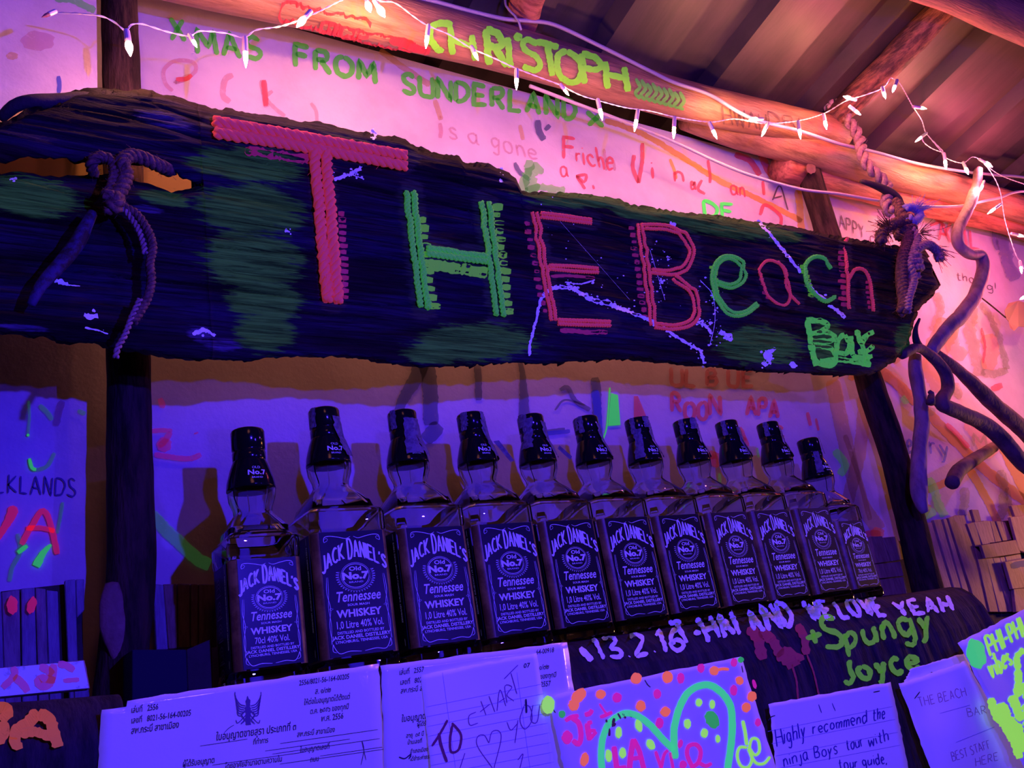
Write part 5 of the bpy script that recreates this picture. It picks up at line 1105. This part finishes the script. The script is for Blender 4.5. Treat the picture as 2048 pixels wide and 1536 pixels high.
rope('rope_length', pxpath([(*cr(1380, 1330), .90), (*cr(1420, 1400), .895), (*cr(1400, 1480), .89), (*cr(1380, 1560), .89), (*cr(1400, 1640), .89), (*cr(1370, 1740), .888), (*cr(1360, 1820), .888)], .9), .010, .030, M['rope'], kr, strands=3, seg=8, fray=60)
rope('rope_length', pxpath([(*cr(1420, 1460), .89), (*cr(1480, 1430), .885), (*cr(1540, 1470), .885), (*cr(1560, 1520), .885)], .9), .0105, .026, M['rope'], kr, strands=3, seg=8, fray=40)
def tuft(c, d, L, sp, n, mt, lab=None):
    gs = []; c = np.array(c); d = np.array(d, float); d /= np.linalg.norm(d)
    for _ in range(n):
        q = np.array([random.gauss(0, 1), random.gauss(0, 1), random.gauss(0, 1)]); dd = d + q * sp; l = L * random.uniform(.5, 1.1)
        p0 = c + q * .0035; gs.append(tube_geo([p0, p0 + dd * l * .5 + q * .001, p0 + dd * l + np.array([random.gauss(0, .003), 0, random.gauss(0, .003)])], .0006, seg=3, cap=False))
    v, f = join_geo(gs); o = obj('frayed_end', pdm('frayed_end', v, f), mt, kr); o['kind'] = 'stuff'
def coil(c, rx, ry, h, turns, r, mt, lean=0.0):
    c = np.array(c); pts = []
    for k in range(int(turns * 14) + 1):
        a = 2 * math.pi * k / 14; t = k / (turns * 14)
        pts.append(c + np.array([rx * math.cos(a) + lean * (t - .5), ry * math.sin(a), h * (t - .5)]))
    return rope('rope_length', pts, r, r * 2.8, mt, kr, strands=3, seg=7, fray=60)
coil(P(*cr(1345, 1330), .915), .020, .018, .040, 3, .0085, M['rope_dark'])
coil(P(*cr(1395, 1545), .897), .018, .014, .050, 3.5, .0080, M['rope'], .01)
tuft(P(*cr(1235, 1360), .90), (-.8, -.2, -.5), .032, .28, 150, M['rope_dark'])
tuft(P(*cr(1250, 1330), .90), (-.9, -.1, .1), .026, .35, 90, M['rope_dark'])
tuft(P(*cr(1540, 1470), .885), (.6, -.2, -.8), .022, .35, 130, M['rope'])
tuft(P(*cr(1420, 1230), .895), (.7, -.3, .2), .020, .45, 110, M['rope_blue'])
tuft(P(*cr(1440, 1360), .89), (.9, -.1, .1), .026, .5, 60, M['rope_dark'])
# left rope through the hole
lr = empty('tied_rope', tuple(P(215, 380, .9)), 'dark coir rope looped through the split of the sign at the left, ends hanging down', 'rope')
def lz(x, y): return (160 + x / 3.573, 290 + y / 3.573)
rope('rope_length', pxpath([(*lz(100, 210), .92), (*lz(80, 140), .905), (*lz(130, 85), .90), (*lz(200, 95), .90), (*lz(250, 160), .90), (*lz(240, 260), .895), (*lz(210, 360), .89), (*lz(230, 440), .89)], .9), .0065, .022, M['rope_dark'], lr, strands=3, seg=7, fray=80)
rope('rope_length', pxpath([(*lz(650, 185), .935), (*lz(560, 145), .915), (*lz(450, 95), .905), (*lz(360, 75), .90), (*lz(300, 130), .895), (*lz(330, 200), .895), (*lz(300, 300), .89), (*lz(250, 380), .888), (*lz(200, 440), .89)], .9), .0085, .024, M['rope_dark'], lr, strands=3, seg=7, fray=90)
rope('rope_length', pxpath([(*lz(170, 380), .886), (*lz(220, 360), .884), (*lz(270, 400), .884), (*lz(240, 450), .884), (*lz(190, 440), .884)], .9), .0085, .024, M['rope_dark'], lr, strands=3, seg=7, fray=30)
rope('rope_end', pxpath([(*lz(280, 420), .89), (*lz(340, 490), .89), (*lz(410, 590), .89), (*lz(450, 700), .89), (*lz(465, 775), .89)], .9), .0035, .011, M['rope'], lr, strands=2, seg=6)
rope('rope_end', pxpath([(*lz(300, 430), .89), (*lz(410, 500), .89), (*lz(490, 620), .89), (*lz(520, 730), .89), (*lz(500, 850), .89), (*lz(510, 960), .89), (*lz(480, 1100), .89), (*lz(380, 1270), .89)], .9), .0048, .016, M['rope_dark'], lr, strands=3, seg=6, fray=30)
rope('rope_end', pxpath([(*lz(430, 1100), .888), (*lz(370, 1230), .888), (*lz(320, 1360), .888), (*lz(270, 1450), .888), (*lz(255, 1520), .89)], .9), .0034, .012, M['rope'], lr, strands=2, seg=6)
limb('blue_stick', [(185, 425, .895), (150, 490, .893), (110, 540, .893), (82, 572, .893), (62, 610, .893)], [.005, .0075, .008, .0075, .004], mat('blue_painted_stick', (.04, .03, .10), .8, noise=(60, (.02, .012, .012), .45, .58), bump=.001), 'dark stick with worn blue paint hanging in front of the sign at the left', 'stick')

# ================================================================= CABLES
def cable(pts, y, r, label):
    o = tube('cable', smooth_path(pxpath(pts, y), .01), r, M['cable'], None, seg=12); tag(o, label, 'cable'); return o
cable([(600, -60), (760, -22), (865, 2, .965), (940, 22, .965), (1010, 38, .965), (1060, 42, .965), (1110, 50, .965), (1200, 92, .96), (1300, 142, .955), (1348, 165, .95), (1420, 190, .95), (1500, 235, .945), (1600, 262, .95), (1680, 288, .955), (1750, 304, .96), (1830, 326, .96), (1920, 342, .96), (1990, 350, .955), (2080, 362, .95), (2300, 425, .95)], .965, .0038, 'thick grey cable running along the top of the beam')
cable([(1060, 172, 1.0), (1160, 210, 1.02), (1240, 240, 1.03), (1340, 280, 1.03), (1430, 322, 1.03), (1500, 350, 1.02), (1600, 378, 1.01), (1680, 388, .99), (1760, 402, .97), (1840, 412, .96), (1920, 412, .95), (1990, 398, .94), (2080, 385, .93), (2300, 440, .93)], 1.0, .0034, 'thinner grey cable sagging between the wall and the beam')
cable([(1010, -20, .97), (1012, 12, .96), (1030, 32, .955), (1038, 45, .952), (1042, 60, .955)], .96, .0020, 'short pale tie hanging from the rafter stub onto the beam')

# ================================================================= STRING LIGHTS
sl = empty('light_string', tuple(P(1000, 120, .93)), 'string of small glowing party bulbs on twisted white wire along the beam', 'string lights')
LY = .925
def wire(pts):
    v, f = rope_geo([P(p[0], p[1], p[2] if len(p) > 2 else LY) for p in pts], 0.0013, .030, strands=2, step=.0035, seg=5)
    obj('wire', pdm('wire', v, f), M['wire'], sl, smooth=True)
wire([(110, 25, .95), (190, 30), (225, 42), (252, 62), (262, 50), (285, 48), (330, 62), (378, 72), (400, 62), (450, 66), (488, 75), (512, 60), (560, 53), (600, 40), (640, 22), (680, 2), (720, -16), (760, 2), (790, 6), (830, 35), (857, 52), (900, 70), (940, 95), (985, 115), (1033, 137), (1080, 155), (1120, 170), (1160, 190), (1200, 202), (1250, 215), (1300, 222), (1350, 234), (1420, 244), (1470, 238), (1530, 247), (1600, 241), (1650, 226), (1690, 203, .87), (1730, 190, .82), (1765, 176, .79), (1782, 155, .78)])
wire([(1782, 155, .78), (1800, 168, .80), (1825, 212, .85), (1843, 240, .90), (1852, 266), (1872, 288), (1886, 304), (1862, 296), (1845, 280), (1852, 264)])
wire([(1852, 266, .925), (1880, 300, .925), (1892, 316, .925), (1925, 326, .92), (1945, 314, .92), (1962, 322, .92), (1982, 345, .92), (2000, 382, .92), (2010, 440, .92), (2030, 505, .92), (2044, 530, .92), (2062, 565, .92), (2055, 600, .92), (2090, 640, .92), (2130, 700, .92)])
wire([(1962, 322, .92), (2000, 350, .92), (2060, 372, .92), (2120, 390, .92)])
bl_ = [(253, 60, 262, 118, 'w', 1.4), (378, 68, 396, 98, 'p', .8), (490, 74, 492, 142, 'p', 1), (622, 22, 590, 58, 'w', 1.5), (748, 0, 772, 38, 'w', 1.8), (730, -8, 742, 28, 'w', 1.6), (857, 50, 851, 102, 'w', 1), (942, 92, 958, 124, 'w', 1), (1033, 138, 1033, 184, 'p', .9), (1120, 168, 1140, 194, 'w', 1), (1195, 198, 1206, 245, 'w', 1), (1276, 220, 1268, 268, 'p', .9), (1349, 234, 1347, 282, 'w', 1), (1418, 244, 1436, 282, 'p', .9),
       (1526, 238, 1495, 240, 'w', 1.5), (1536, 246, 1522, 276, 'w', 1), (1596, 242, 1602, 282, 'p', 1), (1647, 228, 1654, 262, 'w', 1.1), (1712, 200, 1684, 192, 'w', 1.3), (1698, 212, 1724, 232, 'r', 1), (1764, 174, 1772, 200, 'r', 1), (1794, 160, 1784, 188, 'r', 1), (1826, 213, 1856, 218, 'g', 1), (1853, 266, 1828, 286, 'r', 1), (1888, 306, 1893, 342, 'w', 1.3), (1926, 324, 1938, 352, 'w', 1.3), (1958, 318, 1988, 336, 'r', 1.7), (1968, 362, 1960, 384, 'p', .6), (2002, 408, 1972, 430, 'r', 1.1), (2022, 467, 2052, 474, 'w', 1.2), (2040, 522, 2044, 550, 'r', .8), (2056, 590, 2038, 600, 'r', 1), (112, 22, 80, 36, 'o', 1), (2100, 405, 2095, 432, 'r', 1), (2110, 470, 2130, 490, 'r', 1), (2120, 560, 2110, 590, 'w', 1), (2090, 640, 2080, 670, 'r', 1), (2130, 700, 2120, 730, 'w', 1)]  # the last few, past the right edge, are added to brighten the wall
def ring_tube(rings, seg=8):
    bm = bmesh.new(); ring_mesh(bm, [[(r * math.cos(2*math.pi*k/seg), r * math.sin(2*math.pi*k/seg), z) for k in range(seg)] for r, z in rings]); me = bpy.data.meshes.new('x'); bm.to_mesh(me); bm.free(); return me
socket_me = ring_tube([(.0024, 0), (.0030, .001), (.0032, .010), (.0028, .0135)], 10); socket_me.name = 'bulb_socket'
bulb_me = {}
for k_, mt in (('w', 'bulb_warm'), ('p', 'bulb_pink'), ('r', 'bulb_red'), ('g', 'bulb_green'), ('o', 'bulb_off')):
    me = ring_tube([(.0019, .0125), (.0025, .0150), (.0024, .0190), (.0013, .0228), (.0003, .0262)], 8); me.materials.append(M[mt]); me.name = 'bulb'; bulb_me[k_] = me
socket_me.materials.append(M['socket'])
for (u0, v0, u1, v1, kd, sz) in bl_:
    y0 = {1764: .785, 1794: .775, 1826: .845, 1698: .86, 1712: .86, 1647: .90}.get(u0, .915 if u0 < 1700 else .912)
    a, b_ = np.array(P(u0, v0, y0)), np.array(P(u1, v1, y0 - .004)); d = b_ - a; L = np.linalg.norm(d); d = d / L
    rot = Vector((0, 0, 1)).rotation_difference(Vector(d)); s = max(.75, min(1.25, L / .029))
    so = bpy.data.objects.new('bulb_socket', socket_me); COL.objects.link(so); so.parent = sl; so.matrix_parent_inverse = Matrix.Translation(sl.location).inverted()
    so.location = a; so.rotation_mode = 'QUATERNION'; so.rotation_quaternion = rot; so.scale = (s, s, L / .029 if L / .029 > .7 else .7)
    bo = bpy.data.objects.new('bulb', bulb_me[kd]); COL.objects.link(bo); bo.parent = so; bo.scale = (max(1, sz), max(1, sz), 1)
    if kd == 'o': bo['label'] = 'unlit bulb'

# ================================================================= WALL PAINTINGS
wm = plane_map(WY)
_layer = [0]
def wp_(name, geos_fn, mt, label=None):
    _layer[0] += 1; e = .0005 + .00012 * _layer[0]
    o = paint(name, geos_fn(e), M[mt] if isinstance(mt, str) else mt, wall)
    if label: o['label'] = label
    return o
def S(q, wd, e, **k): return ribbon_geo(q, wd, wm, e, **k)
# broad tinted patches first
wp_('ochre_patch', lambda e: [S([(-80, 330), (120, 340), (260, 345), (420, 360)], 90, e, jag=.05, taper=.1)], mat('ochre_ground', (.20, .12, .025), .7, alpha=.92, dry=.1), 'ochre paint seen through the split of the sign')
wp_('stroke_and_shade', lambda e: [S([(760, 100), (800, 130), (860, 170)], 12, e), S([(870, 200), (882, 240)], 10, e), S([(1040, 250), (1046, 280)], 8, e)], 'w_yellowfaint')
wp_('ochre_line', lambda e: [S([(1210, 240), (1290, 270), (1370, 318), (1440, 362), (1500, 390), (1560, 420), (1604, 442)], 11, e, jag=.2), S([(1596, 380), (1600, 420), (1604, 480)], 14, e), S([(1340, 318), (1350, 345), (1352, 358)], 6, e), S([(1700, 720), (1760, 740), (1860, 830), (1960, 930), (2060, 1010)], 20, e), S([(1760, 650), (1700, 760)], 12, e), S([(1980, 900), (1900, 960), (1800, 1000)], 14, e), S([(1940, 940), (1980, 1010), (2010, 1080)], 16, e), S([(2000, 880), (2040, 960), (2090, 1060)], 22, e), S([(1860, 1010), (1820, 1090)], 10, e)], 'w_yellow')
wp_('stroke_and_shade', lambda e: [S([(1730, 790), (1720, 900), (1690, 1020)], 26, e, jag=.1), S([(1665, 760), (1690, 880), (1720, 1000), (1760, 1060)], 30, e, jag=.05), S([(1800, 700), (1780, 720)], 30, e), S([(1900, 640), (1870, 720), (1890, 780)], 50, e), S([(1690, 870), (1720, 960), (1740, 1040)], 10, e)], 'w_yellowfaint')  # shadow bars of post and branches painted in ochre, among real strokes
wp_('name_lettering', lambda e: letters('X', (345, 78), (372, 82), 44, 10, wm, e=e, jag=.15, seed=2) + letters('MAS', (398, 106), (522, 120), 46, 10, wm, e=e, jag=.15) + letters('FROM', (594, 132), (752, 168), 42, 11, wm, e=e, jag=.15, up=(-.05, -1)) + letters('SUNDERLAND', (806, 186), (1152, 240), 40, 10, wm, e=e, jag=.15, up=(-.02, -1), seed=5) + letters('X', (1178, 250), (1206, 254), 26, 10, wm, e=e), 'w_green', 'green painted words XMAS FROM SUNDERLAND X')
wp_('red_lettering', lambda e: letters('F', (1130, 316), (1152, 318), 40, 7, wm, e=e, up=(-.02, -1)) + letters('riche'[0:1] , (1155, 322), (1162, 324), 26, 4, wm, e=e) + letters('iche', (1170, 330), (1228, 342), 40, 5, wm, e=e, seed=3) + [S([(1285, 286), (1284, 325), (1277, 366)], 8, e), S([(1277, 366), (1266, 335), (1268, 310)], 8, e)] + letters('i', (1308, 356), (1312, 358), 34, 6, wm, e=e) + letters('n', (1352, 362), (1366, 364), 30, 5, wm, e=e) + letters('a', (1124, 352), (1136, 354), 30, 4, wm, e=e)
    + [S([(1152, 352), (1172, 350), (1168, 364), (1154, 352), (1170, 378)], 6, e), S([(1186, 370), (1188, 378)], 5, e), S([(1404, 360), (1396, 378), (1410, 388)], 6, e), S([(1416, 320), (1420, 350), (1420, 366)], 6, e)] + letters('en', (1384, 378), (1392, 380), 24, 4, wm, e=e) + letters('an', (1464, 388), (1490, 394), 28, 4, wm, e=e), 'w_red', 'red painted name')
wp_('red_lettering', lambda e: [S([(1470, 308), (1500, 322), (1520, 350)], 12, e), S([(1520, 300), (1536, 340), (1560, 360)], 14, e), S([(1526, 362), (1528, 390)], 6, e), S([(1520, 430), (1530, 410), (1560, 430), (1562, 450)], 7, e), S([(1720, 372), (1780, 400)], 16, e)], 'w_red')
wp_('faint_lettering', lambda e: [S([(380, 150), (350, 165), (372, 158), (392, 140), (384, 124), (350, 122), (328, 140), (330, 165), (345, 182)], 8, e), S([(466, 150), (450, 160), (446, 190), (460, 204)], 12, e), S([(524, 160), (528, 186), (534, 214)], 12, e), S([(545, 182), (532, 196), (552, 218), (570, 232)], 8, e), S([(622, 206), (632, 222), (634, 250)], 7, e), S([(880, 246), (882, 262), (880, 276)], 8, e), S([(880, 232), (882, 236)], 5, e)] + letters('s a gone', (900, 275), (1075, 320), 34, 4, wm, e=e, seed=7) + letters('h', (1215, 340), (1228, 342), 40, 6, wm, e=e), 'w_pinkfaint')
wp_('red_lettering', lambda e: [S([(528, 160), (530, 186), (532, 212)], 11, e), S([(352, 158), (372, 158), (384, 150)], 9, e)], 'w_red')
wp_('blue_dashes', lambda e: [S([(1076, 240), (1078, 262), (1088, 280)], 13, e), S([(1090, 260), (1100, 250)], 9, e), S([(1030, 325), (1040, 345), (1060, 360)], 8, e, jag=.3)], 'w_darkblue', 'dark blue brush dashes')
wp_('green_splash', lambda e: [S([(1040, 385), (1055, 350), (1058, 320)], 18, e, jag=.5), S([(1065, 385), (1062, 350), (1080, 330)], 26, e, jag=.4), S([(1050, 380), (1090, 375), (1130, 382)], 14, e, jag=.4), ribbon_geo([(110, -4), (150, 2), (190, 22)], 14, plane_map(1.030), .0006, jag=.2)], 'w_greenfaint')
wp_('green_lettering', lambda e: letters('DE', (1412, 432), (1470, 440), 30, 7, wm, e=e), 'w_greenhot', 'bright green letters DE')
wp_('black_lettering', lambda e: letters('APPY', (1681, 455), (1728, 476), 26, 2.4, wm, e=e, up=(-.1, -1)) + letters('C', (1742, 486), (1752, 490), 16, 2.2, wm, e=e) + [S([(1545, 400), (1560, 372), (1576, 420)], 3, e), S([(1548, 396), (1564, 392)], 3, e)] + letters('tha', (1915, 560), (1950, 566), 16, 1.8, wm, e=e) + letters('sig!', (1955, 578), (1992, 582), 16, 1.8, wm, e=e), 'w_black', 'thin black words starting APPY')
wp_('black_lettering', lambda e: letters('ALKLANDS'[1:], (-6, 985), (150, 992), 36, 3.6, wm, e=e, up=(.05, -1), seed=4), mat('dark_blue_marker', (.04, .02, .20), .6), 'dark handwritten letters LKLANDS')
# between sign and bottles
wp_('blue_letters', lambda e: [S([(845, 720), (830, 760), (806, 800), (790, 850)], lambda t: 14 + 20 * (1 - t), e, jag=.1), S([(850, 720), (860, 770), (862, 850)], 30, e, jag=.1), S([(955, 730), (958, 800)], 14, e), S([(1040, 720), (1046, 760), (1050, 840)], lambda t: 8 + 16 * t, e), S([(1190, 755), (1194, 800), (1192, 880)], 18, e), S([(1120, 780), (1135, 775), (1150, 800), (1180, 820)], 9, e), S([(1110, 820), (1130, 800), (1170, 810)], 4, e), S([(1080, 865), (1130, 858)], 7, e), S([(880, 850), (850, 880)], 30, e)], 'w_darkblue', 'faded dark blue letters above the bottles')
wp_('blue_letters', lambda e: [S([(1190, 780), (1196, 830), (1198, 880)], 16, e), S([(1082, 868), (1140, 862)], 8, e)], 'w_blue')
wp_('green_flag', lambda e: [poly_geo([(1222, 786), (1236, 790), (1241, 850), (1216, 852)], wm, e), S([(1220, 775), (1214, 850), (1206, 880)], 3, e)], 'w_greenhot', 'small bright green painted flag')
wp_('pink_flag', lambda e: [poly_geo([(1268, 792), (1276, 792), (1296, 840), (1268, 842)], wm, e)], 'w_red')
def fz(x, y): return (1200 + x / 4.096, 700 + y / 4.096)
wp_('red_lettering', lambda e: letters('R', fz(600, 500), fz(660, 510), 36, 8, wm, e=e, up=(-.02, -1)) + letters('OO', fz(700, 570), fz(880, 565), 34, 8, wm, e=e, up=(0, -1)) + letters('N', fz(910, 530), fz(985, 530), 38, 8, wm, e=e, up=(0, -1)) + letters('APA', fz(1210, 530), fz(1460, 560), 36, 8, wm, e=e, up=(0, -1)) + letters('A', fz(1140, 760), fz(1215, 790), 32, 7, wm, e=e) + letters('E', fz(1470, 790), fz(1525, 800), 38, 9, wm, e=e) + [S([fz(1700, 510), fz(1725, 620)], 7, e, smooth=False), S([fz(1770, 560), fz(1790, 660)], 5, e, smooth=False), blob_geo(fz(950, 900), 12, 16, wm, e), blob_geo(fz(920, 860), 9, 9, wm, e)], 'w_red', 'red painted words ROON APA above the bottles')
wp_('red_lettering', lambda e: letters('UL B UE', fz(590, 290), fz(1250, 300), 34, 8, wm, e=e, up=(0, -1)), mat('shaded_red_paint', (.5, .04, .05), .7, alpha=.5, dry=.2))
wp_('green_marks', lambda e: [S([fz(980, 1010), fz(985, 1130)], 6, e, smooth=False), S([(1670, 900), (1690, 930), (1680, 950)], 16, e), S([fz(1290, 800), fz(1300, 880)], 5, e, smooth=False)], 'w_greenfaint')
def gz(x, y): return (x / 3.657, 780 + y / 3.657)
wp_('pink_strokes', lambda e: [S([gz(1100, 300), gz(1180, 295), gz(1260, 300)], 9, e), S([gz(1250, 310), gz(1200, 380), gz(1160, 410)], 12, e), blob_geo(gz(1200, 400), 15, 15, wm, e), S([gz(1130, 470), gz(1280, 495), gz(1400, 500), gz(1470, 470)], 11, e), S([gz(1420, 320), gz(1450, 310)], 4, e), S([gz(1170, 60), gz(1190, 110), gz(1185, 130)], 12, e)], mat('pink_wall_strokes', (.62, .05, .22), .7, alpha=.6, dry=.25, emit=((.8, .02, .2), .12)))
wp_('green_marks', lambda e: [S([gz(1095, 900), gz(1200, 1010), gz(1330, 1130), (395, 1118), (420, 1130)], 26, e, jag=.08, taper=.1), S([gz(210, 80), gz(215, 200), gz(205, 330)], 6, e), S([gz(290, 110), gz(350, 170), gz(380, 220)], 10, e), S([gz(220, 500), gz(240, 580), gz(340, 560), gz(400, 460)], 8, e), S([gz(570, 150), gz(625, 175)], 9, e), S([gz(130, 1050), gz(150, 1180), gz(90, 1300), gz(70, 1400)], 9, e), S([gz(205, 1130), gz(120, 1190)], 12, e), S([gz(460, 820), gz(420, 1050)], 7, e)], 'w_greenfaint')
wp_('green_marks', lambda e: [S([gz(215, 500), gz(235, 570), gz(265, 582)], 7, e), S([gz(375, 1130), gz(310, 1200), gz(265, 1290)], lambda t: 6 + 14 * t, e), S([gz(200, 1140), gz(130, 1190)], 9, e), blob_geo(gz(205, 330), 3, 3, wm, e)], 'w_greenhot', 'bright green dabs on the left wall')
wp_('red_letters', lambda e: [S([gz(110, 850), gz(70, 940), gz(-20, 1100)], lambda t: 22 - 12 * t, e, taper=.6), S([gz(155, 1130), gz(230, 1000), gz(300, 890), gz(350, 920), gz(390, 1060), gz(420, 1200)], 12, e, jag=.1), S([gz(190, 1010), gz(300, 1010), gz(400, 1030)], 10, e)], 'w_redhot', 'red painted letters /A on the left wall')
wp_('stroke_and_shade', lambda e: [S([gz(460, 80), gz(430, 160), gz(410, 260)], 14, e)], mat('mauve_stroke', (.3, .1, .2), .7, alpha=.5))
wp_('faint_marks', lambda e: [blob_geo((75, 82), 34, 20, plane_map(1.030), .0004)], mat('faint_pink_mark', (.6, .2, .35), .7, alpha=.3, dry=.3))
wp_('blue_tick', lambda e: [ribbon_geo([(117, 152), (119, 170), (117, 186)], 9, plane_map(1.030), .0006)], 'w_blue')
wp_('stroke_and_shade', lambda e: [blob_geo((24, 112), 12, 8, plane_map(1.030), .0005), S([(290, 1165 - 900), (300, 270)], 4, e)], 'w_yellowfaint')
# right wall colour strokes
wp_('olive_strokes', lambda e: [S([cbz(420, 80), cbz(440, 200), cbz(390, 320)], 16, e, jag=.3), S([cbz(640, 150), cbz(630, 320), cbz(680, 520), cbz(690, 600)], 24, e, jag=.35), S([cbz(700, 140), cbz(800, 330), cbz(860, 560)], 12, e, jag=.4), S([cbz(700, 570), cbz(780, 590), cbz(860, 560)], 16, e, jag=.3), S([cbz(520, 700), cbz(570, 680)], 30, e, jag=.3), S([cbz(820, 1190), cbz(840, 1350), cbz(820, 1500)], 18, e, jag=.3), S([cbz(600, 1300), cbz(580, 1480)], 18, e, jag=.3), S([cbz(370, 850), cbz(390, 800)], 14, e, jag=.4), S([cbz(860, 1300), cbz(880, 1450)], 10, e, jag=.3)], 'w_olive')
wp_('orange_strokes', lambda e: [S([cbz(500, 300), cbz(520, 420), cbz(600, 480)], 28, e, jag=.2), S([cbz(740, 340), cbz(760, 460), cbz(740, 560)], 30, e, jag=.2), S([cbz(80, 590), cbz(150, 620), cbz(250, 740)], 22, e, jag=.1), S([cbz(620, 880), cbz(700, 1000), cbz(780, 1100)], 30, e, jag=.1)], mat('orange_wall_paint', (.66, .27, .12), .7, alpha=.4, dry=.3))
wp_('red_streaks', lambda e: [S([cbz(700, 300), cbz(720, 420), cbz(710, 520)], 5, e, jag=.4), S([cbz(480, 900), cbz(540, 960), cbz(620, 1050)], 9, e, jag=.2), S([cbz(760, 680), cbz(830, 660)], 12, e, jag=.3), S([(1860, 450), (1900, 440), (1890, 470)], 6, e), S([(1862, 430), (1890, 452)], 5, e)] + letters('AML', (1880, 480), (1960, 500), 36, 5, wm, e=e), 'w_red')
wp_('blue_strokes', lambda e: [S([(2000, 430), (2010, 500), (2030, 560)], 24, e, jag=.3), S([(1980, 430), (1996, 500)], 10, e, jag=.4)], mat('violet_wall_wash', (.22, .16, .42), .7, alpha=.55, dry=.3))
wp_('blue_lettering', lambda e: letters('me', cbz(175, 1080), cbz(262, 1080), 40, 5, wm, e=e, seed=2) + letters('ry', cbz(385, 1090), cbz(490, 1110), 40, 5, wm, e=e, seed=3), 'w_blue', 'blue painted word merry')
wp_('dark_lettering', lambda e: letters('M', cbz(655, 1040), cbz(735, 1045), 24, 5, wm, e=e), 'w_olive')
wp_('green_strokes', lambda e: [S([cbz(370, 1240), cbz(400, 1320), cbz(430, 1400), cbz(470, 1480)], 18, e, jag=.25), S([cbz(200, 760), cbz(230, 740)], 20, e, jag=.3), S([cbz(350, 1430), cbz(380, 1490)], 30, e, jag=.3)], 'w_greenfaint')
wp_('pink_dab', lambda e: [blob_geo(az(380, 600), 14, 11, wm, e), S([az(230, 620), az(330, 600), az(420, 620)], 12, e)], 'w_red')
print('objects', len(bpy.data.objects), 'tris', sum(len(o.data.polygons) for o in bpy.data.objects if o.type == 'MESH'))
